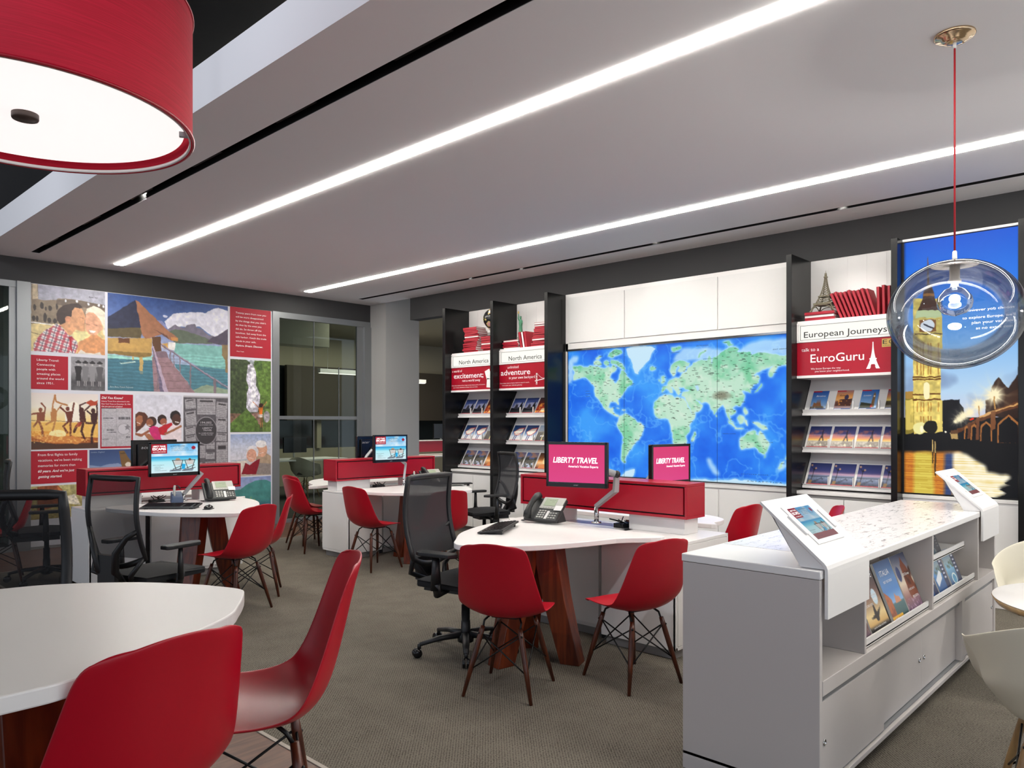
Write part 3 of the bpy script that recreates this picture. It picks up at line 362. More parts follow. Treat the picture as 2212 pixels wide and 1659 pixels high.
# ------------------------------------------------------------------ right wall: divider fins, display units, world map, tower picture
XF, XB = 6.725, 7.19
FINS = ((7.54, 'tall black divider panel, farthest along the wall beside the gap to the office'), (6.64, 'tall black divider panel between the two North America racks'), (5.74, 'tall black divider panel reflecting the world map, left of the map'),
        (2.83, 'tall black divider panel right of the world map'), (1.94, 'tall black divider panel between the European rack and the clock tower picture'), (1.05, 'tall black divider panel right of the clock tower picture, at the photo edge'))
for y, lb in FINS: tag(bx('divider_panel', (XF, y, 0), (XB, y + .05, 2.98), M['black'], None, .003), lb, 'panel', 'divider panels')
def wface(x, y, z): return Face((x, y, z), (0, -1, 0), (0, 0, 1))
DIS = []
def rack(y0, y1, sign, red, lb, extra):
    t = thing('brochure_rack', lb, 'display rack', (0, y0, 0), 0, 'brochure racks'); W = y1 - y0
    b = MB().box((7.17, .0, .03), (7.189, W, 2.975))
    for k in range(1, 5): b.box((7.168, W * k / 5 - .002, 2.36), (7.171, W * k / 5 + .002, 2.975))
    b.build('back_panel', M['white2'], t)
    s = MB().box((6.85, 0.002, 2.355), (7.17, W - .002, 2.375)).box((6.835, .002, 2.335), (6.86, W - .002, 2.358)).box((6.835, .002, 2.18), (6.86, W - .002, 2.195)).box((6.835, .002, 2.19), (6.86, .02, 2.34)).box((6.835, W - .02, 2.19), (6.86, W - .002, 2.34)).box((6.86, .002, 2.18), (6.95, W - .002, 2.19))
    sb = s.build('sign_box', M['white'], t); bx('sign_face', (6.845, .022, 2.195), (6.852, W - .022, 2.336), M['signface'], sb, 0)
    fr = MB()
    for a, c in (((6.843, .03, 2.2), (6.846, W - .03, 2.203)), ((6.843, .03, 2.329), (6.846, W - .03, 2.332)), ((6.843, .03, 2.2), (6.846, .034, 2.332)), ((6.843, W - .034, 2.2), (6.846, W - .03, 2.332))): fr.box(a, c)
    fr.build('sign_line', M['txtd'], sb)
    F = Face((6.845, W, 2.18), (0, -1, 0), (0, 0, 1))
    letters('sign_lettering', F, [(sign[0], sign[1], .042, sign[2], .056, .006)], M['txtd'], sb)
    bn = bx('banner', (6.842, .002, 1.878), (6.86, W - .002, 2.178), M['red'], t, 0)
    F = Face((6.842, W, 1.878), (0, -1, 0), (0, 0, 1)); letters('banner_lettering', F, red, M['txtw'], bn); extra(F, bn)
    bx('banner_ledge', (6.832, .002, 1.853), (7.17, W - .002, 1.877), M['white'], t)
    for z0, z1, zt in ((1.515, 1.57, 1.845), (1.174, 1.224, 1.50), (.845, .881, 1.15)):
        sh = MB().box((6.957, .003, z0), (7.17, W - .003, z0 + .022)).add([(6.962, .003, z1), (6.962, W - .003, z1), (6.974, W - .003, z0 + .022), (6.974, .003, z0 + .022), (6.98, .003, z1), (6.98, W - .003, z1), (6.985, W - .003, z0 + .022), (6.985, .003, z0 + .022)],
              [(0, 1, 2, 3), (4, 7, 6, 5), (0, 4, 5, 1), (1, 5, 6, 2), (3, 2, 6, 7), (0, 3, 7, 4)]).build('shelf', M['white'], t)
        MB().quad((6.99, .003, z0 + .022), (6.99, W - .003, z0 + .022), (7.168, W - .003, zt), (7.168, .003, zt)).build('slope', M['white2'], sh)
        for k in range(1, 4): y = W - .018 - .218 * k; bx('divider', (6.965, y - .004, z1), (6.985, y + .004, z1 + .075), M['white'], sh, .001)
    bx('counter', (6.83, .002, .797), (7.17, W - .002, .826), M['white'], t)
    MB().box((6.85, .002, .08), (7.17, W - .002, .797)).box((6.9, .002, 0), (7.17, W - .002, .08)).build('cabinet', M['seam'], t)
    for k in range(2): bx('door', (6.835, W / 2 * k + .004, .085), (6.852, W / 2 * (k + 1) - .004, .765), M['white2'], t)
    return t
def ex_eiffel(F, p):
    b = MB(); x = .663
    for i in range(12):
        t0, t1 = i / 12, (i + 1) / 12; w0 = .052 * (1 - t0) ** 2.2 + .004; w1 = .052 * (1 - t1) ** 2.2 + .004; y0, y1 = .035 + .23 * t0, .035 + .23 * t1
        if i < 2:
            for s_ in (-1, 1): b.add([tuple(F.p(x + s_ * w0, y0, .0016)), tuple(F.p(x + s_ * w0 * .45, y0, .0016)), tuple(F.p(x + s_ * w1 * .35, y1, .0016)), tuple(F.p(x + s_ * w1, y1, .0016))], [(0, 1, 2, 3)])
        else: b.add([tuple(F.p(x - w0, y0, .0016)), tuple(F.p(x + w0, y0, .0016)), tuple(F.p(x + w1, y1, .0016)), tuple(F.p(x - w1, y1, .0016))], [(0, 1, 2, 3)])
    for y in (.075, .115): b.add([tuple(F.p(x - .03, y, .0018)), tuple(F.p(x + .03, y, .0018)), tuple(F.p(x + .03, y + .01, .0018)), tuple(F.p(x - .03, y + .01, .0018))], [(0, 1, 2, 3)])
    b.build('tower_print', M['txtw'], p)
    g = MB().add([tuple(F.p(.735, .215, .0014)), tuple(F.p(.835, .215, .0014)), tuple(F.p(.835, .285, .0014)), tuple(F.p(.735, .285, .0014))], [(0, 1, 2, 3)]).build('gold_mark', M['gold'], p)
    letters('mark_lettering', F, [('E', .742, .24, .035, .038), ('G', .79, .24, .038, .038), ('EUROGURU', .744, .222, .08, .01)], M['txtd'], g, .0022)
def ex_cards(F, p):
    b = MB()
    for ox, oy, a in ((.70, .19, .35), (.72, .08, -.08)):
        c_, s_ = math.cos(a), math.sin(a); b.add([tuple(F.p(ox + x * c_ - y * s_, oy + x * s_ + y * c_, .0016)) for x, y in ((-.045, -.06), (.045, -.06), (.045, .06), (-.045, .06))], [(0, 1, 2, 3)])
    b.build('card_print', M['txtw'], p)
def ex_bridge(F, p):
    b = MB()
    for x in (.618, .633): b.add([tuple(F.p(x, .03, .0016)), tuple(F.p(x + .006, .03, .0016)), tuple(F.p(x + .006, .17, .0016)), tuple(F.p(x, .17, .0016))], [(0, 1, 2, 3)])
    for y in (.05, .085, .12, .155): b.add([tuple(F.p(.618, y, .0016)), tuple(F.p(.638, y, .0016)), tuple(F.p(.638, y + .012, .0016)), tuple(F.p(.618, y + .012, .0016))], [(0, 1, 2, 3)])
    pts = [(.60 + i * .024, .07 + .035 * (i / 10)) for i in range(11)]
    for (x0, y0), (x1, y1) in zip(pts, pts[1:]): b.add([tuple(F.p(x0, y0, .0018)), tuple(F.p(x1, y1, .0018)), tuple(F.p(x1, y1 + .009, .0018)), tuple(F.p(x0, y0 + .009, .0018))], [(0, 1, 2, 3)])
    for i in range(8):
        x0, x1 = .64 + i * .024, .64 + (i + 1) * .024; f = lambda x: .10 + .065 * abs((x - .735) / .1) ** 1.6
        b.add([tuple(F.p(x0, f(x0), .0018)), tuple(F.p(x1, f(x1), .0018)), tuple(F.p(x1, f(x1) + .004, .0018)), tuple(F.p(x0, f(x0) + .004, .0018))], [(0, 1, 2, 3)])
    b.build('bridge_print', M['txtw'], p)
WN = .85
rack(1.99, 2.83, ('European Journeys', .065, .71), [('talk to a', .044, .218, .16, .032), ('EuroGuru', .126, .115, .464, .078, .006), ('We know Europe the way', .129, .05, .264, .016), ('you know your neighborhood.', .165, .026, .302, .016)], 'white brochure rack signed European Journeys with red banner', ex_eiffel)
rack(5.79, 6.64, ('North America', .16, .55), [('unlimited', .144, .245, .187, .034), ('adventure', .029, .163, .494, .07, .008), ('in your own backyard', .169, .113, .431, .034), ("Even stops close to home need an expert's touch...", .013, .058, .506, .013), ('Let us plan your ultimate getaway.', .051, .031, .343, .013)], 'white brochure rack signed North America with red adventure banner, right of the pair', ex_bridge)
rack(6.69, 7.54, ('North America', .149, .556), [('a world of', .019, .241, .191, .034), ('excitement;', .05, .158, .563, .07, .008), ('not a world away', .217, .11, .339, .034), ('From the casinos of Las Vegas to the theme parks of Orlando,', .013, .058, .634, .013), ('your dream adventure is closer than you think.', .038, .031, .471, .013)], 'white brochure rack signed North America with red excitement banner, left of the pair', ex_cards)

# --- world map light box in its white frame
t = thing('map_lightbox', 'large backlit world map in a white frame with blank panels above', 'lightbox', (7.06, 2.88, 0))
b = MB().box((0, 0, .78), (.13, 2.86, .832)).box((0, 0, 2.30), (.13, 2.86, 2.985)).box((0, 2.82, .0), (.13, 2.86, 2.4)).box((0, 0, .0), (.13, .02, 2.4)).box((.02, 0, .05), (.13, 2.86, .79)).box((.012, 0, 2.28), (.13, 2.86, 2.302))
b.build('frame', M['white'], t, .003)
for y0, y1 in ((.02, .845), (.86, 1.99), (2.005, 2.80)): bx('blank_panel', (-.012, y0, 2.40), (.002, y1, 2.94), M['white2'], t)
for y0, y1 in ((.02, .845), (.86, 1.99), (2.005, 2.82)): bx('lower_panel', (.008, y0, .06), (.022, y1, .765), M['white2'], t)
bx('trim_line', (-.008, .02, 2.302), (.004, 2.82, 2.325), M['chrome'], t)
def map_img():
    w_, h_ = 430, 226; p = Pt(w_, h_, '1f74ee'); land = np.zeros((p.h, p.w), bool); ice = land.copy(); lake = land.copy(); shelf = land.copy(); tib = np.zeros((p.h, p.w))
    def sp(c, m, k, q):
        nonlocal land, ice, lake, shelf, tib
        if c == 'land': land |= m
        elif c == 'ice': ice |= m
        elif c == 'lake': lake |= m
        elif c == 'shelf': shelf |= m
        elif c == 'tibet': tib = np.clip(1.15 - ((p.X - q[0]) / (q[2] * 1.1)) ** 2 - ((p.Y - q[1]) / (q[3] * 1.2)) ** 2 + (p.n(14, 3) - .5) * .8, 0, 1) * .85
        return True
    p.warp(9, 30, 5); p.ops(PIC['map'], sp); p.warp(0); n1 = p.n(5, 1, 4); n2 = p.n(9, 2, 4); n3 = p.n(26, 5, 3)
    p.mix('3a9cf8', np.clip((n1 - .42) * 3.2, 0, 1)); p.mix('0c5ce2', np.clip((.42 - n1) * 4, 0, 1)); p.mix('7cc8ff', np.clip(1 - np.abs(n2 - .5) * 26, 0, 1) * .45)
    sea = np.clip(blur((land | ice).astype(float), 9) * 2.0, 0, 1); p.mix('8fd0fa', sea * .85); p.mix('c2e8fc', np.clip(blur(land.astype(float), 4) * 1.8, 0, 1) * .8)
    p.mix('bfe4fb', np.clip(blur(shelf.astype(float), 6), 0, 1) * .8); p.fill(ice, 'c6e6f8'); p.fill(land, 'bfe3cc')
    lm_ = land.astype(float); north = np.clip(1.3 - p.Y / 330, 0, 1)
    p.mix('74c99a', lm_ * np.clip((n2 - .44) * 4, 0, 1) * .85); p.mix('4fb88e', lm_ * np.clip(north * (n1 + .15) * 1.6 - .45, 0, 1) * .8); p.mix('dcecdc', lm_ * np.clip((.42 - n3) * 4, 0, 1) * .6)
    p.mix('7c7a66', tib * lm_); p.fill(lake, 'b4dcf4')
    rng = np.random.default_rng(4); lv = np.argwhere(land)
    for k in range(420):
        y, x = lv[rng.integers(len(lv))]; ln = rng.integers(4, 12); p.a[y:y + 1, x:x + ln] = p.a[y:y + 1, x:x + ln] * .1
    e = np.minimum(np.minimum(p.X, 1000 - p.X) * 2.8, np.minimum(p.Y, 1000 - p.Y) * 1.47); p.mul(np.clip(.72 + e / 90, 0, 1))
    return p.out()
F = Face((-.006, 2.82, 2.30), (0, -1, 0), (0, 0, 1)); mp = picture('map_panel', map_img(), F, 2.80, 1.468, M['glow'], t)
bx('map_back', (-.004, .02, .832), (.02, 2.82, 2.30), M['bk'], t, 0)
MB().box((-.0085, 2.0045, .832), (-.006, 2.0075, 2.3)).box((-.0085, .860, .832), (-.006, .863, 2.3)).box((-.009, .02, .832), (-.005, 2.82, .84)).box((-.009, 2.815, .832), (-.005, 2.822, 2.3)).build('panel_joint', M['bk'], mp)
LF = Face((-.0065, 2.82, .832), (0, -1, 0), (0, 0, 1))
wordsea = [('A N T A R C T I C A', 2.28, .03, .36, .014), ('S O U T H E R N  O C E A N', 2.22, .10, .28, .010), ('GREENLAND', 1.42, 1.36, .1, .010), ('ARCTIC OCEAN', 1.72, 1.41, .14, .012), ('EAST SIBERIAN SEA', 2.55, 1.32, .2, .011), ('BARENTS SEA', 1.8, 1.27, .11, .010), ('KARA SEA', 2.08, 1.33, .08, .010),
   ('NORTH', .27, .98, .06, .009), ('PACIFIC', .27, .95, .07, .009), ('OCEAN', .27, .92, .06, .009), ('NORTH', 1.3, 1.0, .05, .009), ('ATLANTIC', 1.29, .965, .07, .009), ('OCEAN', 1.3, .93, .05, .009), ('AUSTRALIA', 2.44, .42, .11, .010), ('BRAZIL', 1.22, .66, .07, .009), ('INDIAN OCEAN', 2.02, .50, .14, .009), ('RUSSIA', 2.15, 1.15, .09, .010), ('CHINA', 2.3, .94, .08, .009)]
letters('map_lettering', LF, wordsea, M['txtd'], mp, .0012)

# --- clock tower picture, backlit
t = thing('tower_lightbox', 'tall backlit picture of a clock tower and bridge at dusk', 'lightbox', (6.87, 1.10, 0))
MB().box((0, 0, .0), (.31, .84, .84)).box((.02, 0, .83), (.31, .84, 2.985)).box((-.012, .01, .82), (.03, .84, .85)).box((-.014, .005, 2.962), (.03, .84, 2.983)).build('frame', M['white'], t, .003)
MB().box((.004, 0, .85), (.025, .84, 2.962)).box((-.006, .828, .85), (.005, .842, 2.962)).box((-.006, .0, .85), (.005, .012, 2.962)).build('black_edge', M['bk'], t)
for k in range(2): bx('door', (-.012, .42 * k + .004, .07), (.0, .42 * k + .416, .80), M['white2'], t)
def bb_img():
    p = Pt(200, 470, '08090f'); W = lambda m: m
    p.grad([(0, '0058d8'), (.22, '2a80ec'), (.45, '8fc0f0'), (.6, 'b8d6f0'), (.68, 'c8cfe4'), (.75, 'd8c4c8')], 0, 1000)
    p.mix('6f84ac', np.clip((p.n(9, 8) - .55) * 5, 0, 1) * np.clip((p.Y - 480) / 60, 0, 1) * (p.Y < 660) * .6); p.fill(p.Y > 700, '08090f')
    nx = noise(p.h, p.w, 60, 3, 2)
    st = np.repeat(np.random.default_rng(2).random((p.h // 2 + 1, 1)), 2, 0)[:p.h]; rip = st + .6 * noise(p.h, p.w, 40, 4, 2)
    def sp(c, m, k, q):
        if c == 'glow': p.glow(q[0], q[1], q[2] * 3.2 * p.asp); return True
        if c.startswith('w_'):
            cc = {'w_or': ('a8501c', 'd88a30'), 'w_ye': ('b8962c', 'e0cc58'), 'w_bl': ('24345c', '3a4c7c'), 'w_wh': ('e8c868', 'fff8e0')}[c]; s_ = blur(m.astype(float), 7)
            g = np.where((rip > .75)[..., None], hx(cc[1]), hx(cc[0]) * .55 + hx(cc[1]) * .45) if c != 'w_wh' else hx(cc[0]) * (1 - np.clip(rip * 1.1, 0, 1))[..., None] + hx(cc[1]) * np.clip(rip * 1.1, 0, 1)[..., None]
            p.a = p.a * (1 - s_[..., None]) + g * s_[..., None]; return True
    p.warp(5, 50, 3); p.ops(PIC['bb'], sp); p.warp(0); tow = (p.Y < 720) & (p.Y > 180) & (p.X > 60) & (p.X < 330) & (p.a[..., 0] > .7) & (p.a[..., 2] < .6)
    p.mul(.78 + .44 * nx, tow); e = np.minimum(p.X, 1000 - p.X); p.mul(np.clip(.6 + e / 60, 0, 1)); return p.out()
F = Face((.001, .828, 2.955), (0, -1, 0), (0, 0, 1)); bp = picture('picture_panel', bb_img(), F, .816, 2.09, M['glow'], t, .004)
F = Face((-.0035, .828, .865), (0, -1, 0), (0, 0, 1))
letters('picture_lettering', F, [('However you choose', .785, 1.468, .34, .022, 0, 0, 'r'), ("to explore Europe, we'll", .79, 1.409, .36, .022, 0, 0, 'r'), ('plan your vacation', .785, 1.367, .29, .022, 0, 0, 'r'), ('at no extra cost', .775, 1.322, .25, .022, 0, 0, 'r')], mat('glow_print', 'ffffff', .5, emit='ffffff', es=.9), bp, .001)
# ------------------------------------------------------------------ brochures on the racks
def cover(kind):
    p = Pt(34, 40, '203868')
    n1 = p.n(8, 5)
    band = p.Y > 925
    if kind == 'castle':
        p.grad([(0, '1e3470'), (.35, '5668a8'), (.6, '8c90b8'), (1, '4a5068')]); p.mix('e0dce8', np.clip((p.n(4, 2) - .5) * 5, 0, 1) * (p.Y > 300) * .6)
        p.fill(p.Y > 620 + 160 * (n1 - .5), '14161e'); p.fill(p.pm([250, 700, 330, 420, 370, 340, 420, 450, 480, 380, 560, 600, 640, 720]), '3a3844'); p.fill(p.pm([640, 700, 700, 420, 800, 200, 860, 420, 980, 650]), '12161c')
    elif kind == 'vegas':
        p.grad([(0, '16305e'), (.4, '2c5a94'), (.7, 'd8dce4'), (1, 'f0e8dc')]); p.fill(p.pm([120, 430, 500, 200, 940, 150, 900, 420, 620, 640, 330, 640]), 'c8442c'); p.fill(p.pm([160, 440, 500, 250, 880, 210, 850, 410, 600, 600, 350, 600]), 'efe9dc')
        for x in (330, 470): p.fill(p.pm([x, 620, x + 60, 620, x + 20, 930, x - 50, 930]), '2a3a70')
    elif kind == 'road':
        p.grad([(0, '90a8c0'), (.35, 'c0c8d0'), (.42, '5a544c'), (1, '3a3632')]); p.fill(p.pm([430, 420, 560, 420, 1000, 920, 100, 920]), '46423e'); p.fill(p.pm([480, 440, 500, 440, 560, 920, 470, 920]), 'd8c88a')
    elif kind == 'fire':
        p.grad([(0, '302a30'), (.4, '6a1c18'), (.7, 'c83418'), (1, '301410')]); p.mix('f8a040', np.clip((n1 - .52) * 7, 0, 1) * (p.Y > 350)); p.fill(p.em(600, 760, 180, 100), 'ffe0b0')
    elif kind == 'valley':
        p.grad([(0, '2a4a90'), (.3, '6a80b8'), (1, '5c5c50')]); p.mix('d89060', np.clip((p.n(3, 4) - .5) * 4, 0, 1) * (p.Y < 330) * .7)
        p.fill(p.Y > 260 + 260 * np.abs(n1 - .5) * 2 + 120 * (np.abs(p.X - 520) < 200), '57534a'); p.mix('2e3028', np.clip((p.n(14, 6) - .5) * 5, 0, 1) * (p.Y > 380)); p.mix('b8c4dc', np.clip((p.n(12, 9) - .45) * 6, 0, 1) * (p.Y > 650))
    elif kind == 'dusk':
        p.grad([(0, '3a1c14'), (.5, 'd88a40'), (.6, 'f0c080'), (1, '5a2010')]); p.fill(p.em(620, 420, 200, 260), 'f0d8a0'); p.fill(p.pm([300, 720, 1000, 640, 1000, 920, 250, 920]), 'd07830')
    elif kind == 'paris':
        p.grad([(0, '1c2c60'), (.35, '5a5890'), (.5, 'c87868'), (.62, 'e8b858'), (.66, 'f4e0a0'), (.68, '9a9084'), (1, '706a62')]); p.mix('d8806a', np.clip((p.n(5, 3) - .5) * 5, 0, 1) * ((p.Y > 200) & (p.Y < 480)) * .6)
        p.mix('cfc8bc', np.clip((p.n(9, 4) - .4) * 3, 0, 1) * (p.Y > 690)); p.fill(p.pm([620, 120, 635, 120, 660, 420, 740, 680, 690, 680, 650, 540, 600, 540, 560, 680, 505, 680, 590, 420]), '2a2230'); p.fill(p.pm([560, 880, 640, 770, 700, 880]), 'e8e4c8')
    elif kind == 'lagoon':
        p.grad([(0, '223066'), (.35, '4a5090'), (.5, 'b890a8'), (.58, '5a7090'), (.62, '2a3444'), (.64, '8898b8'), (.9, '303a58'), (1, '202840')])
        p.mix('1c2434', np.clip((p.n(10, 4) - .5) * 6, 0, 1) * ((p.Y > 640)) * .7); p.fill(p.lm(28, [230, 250, 200, 900]), '1a1820'); p.fill(p.lm(16, [100, 200, 220, 330, 330, 260]), '1a1820')
        for x, y in ((90, 120), (300, 250)): p.fill(p.em(x, y, 45, 42), 'e8b890')
        p.fill(p.pm([100, 780, 240, 780, 220, 920, 70, 920]), '8a6a40')
    elif kind == 'barcelona':
        p.grad([(0, '1c4a98'), (.5, '5a8cc8'), (1, 'b8c8d8')]); p.fill(p.pm([150, 860, 180, 600, 350, 640, 380, 430, 430, 640, 470, 400, 520, 640, 560, 410, 600, 620, 700, 800, 700, 880]), '8a5c3c'); p.mix('3a3428', np.clip((n1 - .4) * 4, 0, 1) * (p.Y > 780))
    elif kind == 'rome':
        p.grad([(0, '9a7078'), (.3, 'e09850'), (.5, 'e8b070'), (.6, '6a4038'), (1, '8a7a80')]); p.fill(p.em(640, 360, 120, 130), '3a3858'); p.fill(p.pm([80, 620, 300, 460, 1000, 440, 1000, 800, 60, 800]), '50302a'); p.mix('f0a040', np.clip((n1 - .55) * 7, 0, 1) * (p.Y > 520) * (p.Y < 780))
    elif kind == 'london':
        p.grad([(0, '1e58a8'), (.5, '6a98cc'), (1, 'a8c0d8')]); p.fill(p.pm([80, 620, 700, 700, 700, 920, 40, 920]), '2e3424'); p.fill(p.pm([700, 250, 760, 120, 830, 250, 850, 880, 660, 880]), '7a5c38'); p.fill(p.em(765, 330, 45, 40), 'e8e4d0'); p.fill(p.pm([640, 760, 740, 740, 740, 880, 640, 880]), 'b02020')
    else:
        p.grad([(0, '3a5088'), (.3, 'c87858'), (.55, 'e8d070'), (.6, '4a4028'), (1, '302a20')])
    big = kind in ('barcelona', 'rome', 'london', 'vienna')
    if big:
        p.fill(p.Y > 900, '20447c'); p.fill((p.Y > 920) & (p.X > 60) & (p.X < 450), 'd8e0ec'); p.fill((p.Y < 75) & (p.X < 550), 'b01028')
    else: p.fill(band, 'b00c24'); p.fill((p.Y > 950) & (p.Y < 980) & (((p.X > 60) & (p.X < 360)) | (p.X > 640)) & (p.X < 950) & (np.sin(p.X * .14) > -.3), 'e8b8b8')
    return p.out()
CW = {}
def cover_words(kind, F, w, h, parent):
    Wd = {'vegas': [('LAS VEGAS', .045, .105, .1, .016, .01)], 'road': [('66', .06, .07, .06, .025, .01)], 'barcelona': [('Barcelona', .035, .15, .085, .018, 0, .4)], 'rome': [('Rome', .03, .15, .05, .02, 0, .4)], 'london': [('London', .02, .145, .065, .018, 0, .4)]}.get(kind)
    if Wd: letters('cover_lettering', F, Wd, M['txtd'] if kind == 'rome' else MATS['white_print'] if kind != 'vegas' else M['red'], parent, .0006)
def brochure(kind, w, h, label, group, loc, tilt, cat='brochure', face_y=True):
    """leaning brochure: origin at its bottom-left corner on the lip, front faces -X"""
    if kind not in CW:
        t = thing('brochure', label, cat, loc, 0, group)
        d = (math.sin(tilt), math.cos(tilt)); F = Face((0, 0, 0), (0, -1, 0), (d[0], 0, d[1]))
        b = MB(); th = .006; q = [F.p(0, 0, -th), F.p(w, 0, -th), F.p(w, h, -th), F.p(0, h, -th), F.p(0, 0, 0), F.p(w, 0, 0), F.p(w, h, 0), F.p(0, h, 0)]
        b.add([tuple(v) for v in q], [(0, 3, 2, 1), (4, 5, 6, 7), (0, 1, 5, 4), (1, 2, 6, 5), (2, 3, 7, 6), (3, 0, 4, 7)]).build('pages', M['page'], t)
        cv = picture('cover', cover(kind), F, w, h, M['paint'], t, .0005, 0, h); cover_words(kind, F.__class__(F.p(0, 0, .0005), F.r, F.u), w, h, cv)
        CW[kind] = t; return t
    return dup(CW[kind], loc, None, label, group)
KN = dict(castle='dark castle brochure', fire='red fire brochure', vegas='casino city sign brochure', road='grey desert highway brochure', valley='rocky valley brochure', dusk='orange sunset brochure', paris='iron tower sunset brochure', lagoon='blue lagoon brochure', barcelona='slim blue brochure with a spired church', rome='slim orange brochure with a dome', london='slim blue brochure with a clock tower', vienna='slim yellow sky brochure, cut by the panel')
ROWS = ('top', 'middle', 'bottom'); SH = ((1.575, 1.845, 1.571), (1.23, 1.50, 1.225), (.888, 1.15, .882))
def fill_rack(y1, rname, rows):
    for r, kinds in enumerate(rows):
        z = SH[r][2] - .03; cnt = {}
        for k, kind in enumerate(kinds):
            slim = kind in ('barcelona', 'rome', 'london', 'vienna'); wd, hh = (.145, .215) if slim else (.195, .235)
            y = y1 - .026 - .218 * k - (.03 if slim else 0); nk = kinds.count(kind); cnt[kind] = cnt.get(kind, 0) + 1
            nm = KN[kind] + (', %s of %s' % (ORD[cnt[kind] - 1], ('two', 'three', 'four')[nk - 2]) if nk > 1 else '')
            brochure(kind, wd, hh, '%s, %s shelf of the %s rack' % (nm, ROWS[r], rname), 'brochures on the %s rack' % rname, (6.986, y, z + .022), math.atan2(.178, .27), 'brochure')
fill_rack(2.83, 'European', (('barcelona', 'rome', 'london', 'vienna'), ('paris',) * 4, ('lagoon',) * 4))
for y1, nm in ((6.64, 'adventure'), (7.54, 'excitement')):
    fill_rack(y1, nm, (('castle', 'castle', 'fire'), ('vegas', 'vegas', 'road'), ('valley', 'valley', 'dusk')))

# ------------------------------------------------------------------ red books and ornaments on top of the racks
rng = random.Random(5); ZT = 2.376
def book(loc, size, rot, label, group, spine=True):
    """book lying flat: x depth, y length, z thickness; red boards, white pages showing at the front or the spine"""
    t = thing('book', label, 'book', loc, 0, group); t.rotation_euler = rot; dx, dy, dz = size; c = .003
    b = MB().box((-dx / 2, -dy / 2, 0), (dx / 2, dy / 2, c)).box((-dx / 2, -dy / 2, dz - c), (dx / 2, dy / 2, dz))
    b.box((-dx / 2, -dy / 2, 0), (-dx / 2 + c, dy / 2, dz)) if spine else b.box((dx / 2 - c, -dy / 2, 0), (dx / 2, dy / 2, dz))
    b.build('cover', M['redbook'], t); bx('pages', (-dx / 2 + c + .001, -dy / 2 + .004, c), (dx / 2 - c - .001, dy / 2 - .004, dz - c), M['page'], t, 0); return t
def stack(x, y, n, size, group, rname, flips=(), jit=.02, prof=None):
    z = ZT
    for i in range(n):
        dz = size[2] * rng.uniform(.85, 1.15); oy = (prof(i / max(1, n - 1)) if prof else 0) + rng.uniform(-jit, jit) * .5
        book((x + rng.uniform(-.01, .01), y + oy, z), (size[0], size[1], dz), (0, 0, rng.uniform(-.08, .08) + (math.pi if i in flips else 0)), 'red book lying flat, %s from the bottom of the %s' % (ORD[i], rname), group, True)
        z += dz + .0005
    return z
stack(6.985, 7.225, 14, (.18, .255, .0235), 'books in the tall stack', 'tall stack left of the globe', (8,), prof=lambda t: .02 * math.sin(t * 7) - .0)
zg = stack(6.985, 6.90, 7, (.18, .22, .026), 'books under the globe', 'stack under the globe', (3,))
zl = stack(6.985, 6.49, 5, (.18, .27, .022), 'books under the statue', 'stack under the green statue', (0, 4))
stack(6.985, 6.02, 12, (.18, .24, .0235), 'books in the right stack', 'stack left of the map panel', (3, 10, 11), prof=lambda t: -.05 * t)
def stand(y0, a, size, spine, label, group):         # y0: bottom edge, leaning to the left by a
    t = book((6.985, y0 + size[1] / 2 * math.sin(a), ZT + .001 + size[1] / 2 * math.cos(a)), size, (0, 0, 0), label, group, spine)
    t.rotation_euler = (R(90) - a, 0, 0)
for i, (y, a, sp) in enumerate(((6.335, R(12), 1), (6.295, R(11), 0), (6.255, R(8), 1))):
    stand(y, a, (.16, .20, .033), sp, 'red book standing upright beside the statue, %s from the left' % ORD[i], 'standing books beside the statue')
ze = stack(6.985, 2.645, 3, (.19, .265, .029), 'books under the tower ornament', 'stack under the small iron tower', (1,), .01)
for i in range(12):
    stand(2.463 - .035 * i if i < 9 else 2.155 - .043 * (i - 9), R(22.6 - .7 * i) if i < 9 else R(1), (.165, .245 + .01 * (i % 3 == 1), .025), 1, 'red book %s, %s from the left in the European rack row' % ('leaning' if i < 9 else 'standing upright', ORD[i]), 'row of red books on the European rack')
# small iron tower
t = thing('tower_ornament', 'small bronze lattice tower ornament standing on red books', 'ornament', (6.985, 2.622, ze)); b = MB(); Hh = .36
wd = lambda q: .088 * (1 - q) ** 2.4 + .006 + .012 * (1 - q)
for sx in (-1, 1):
    for sy in (-1, 1): b.tube([(sx * wd(q), sy * wd(q), Hh * q) for q in [i / 12 for i in range(13)]], [.008 * (1 - i / 15) for i in range(13)], 4)
for i in range(14):
    q0, q1 = .2 + i * .055, .2 + (i + 1) * .055
    for s1, s2, s3, s4 in ((-1, -1, 1, -1), (1, -1, 1, 1), (1, 1, -1, 1), (-1, 1, -1, -1)): b.tube([(s1 * wd(q0), s2 * wd(q0), Hh * q0), (s3 * wd(q1), s4 * wd(q1), Hh * q1)], .0025, 4).tube([(s3 * wd(q0), s4 * wd(q0), Hh * q0), (s1 * wd(q1), s2 * wd(q1), Hh * q1)], .0025, 4)
b.build('lattice', M['iron'], t)
b = MB()
for q, e, hh in ((.18, .012, .016), (.38, .009, .012), (.88, .006, .01)): k = wd(q) + e; b.box((-k, -k, Hh * q), (k, k, Hh * q + hh))
for k in range(4):
    pts = [(wd(0) * .85 * math.cos(math.pi * j / 10), 0, .055 * math.sin(math.pi * j / 10)) for j in range(11)]; a = k * math.pi / 2; e = wd(.06)
    b.tube([(p[0] * math.cos(a) - e * math.sin(a), p[0] * math.sin(a) + e * math.cos(a), p[2] + .004) for p in pts], .004, 5)
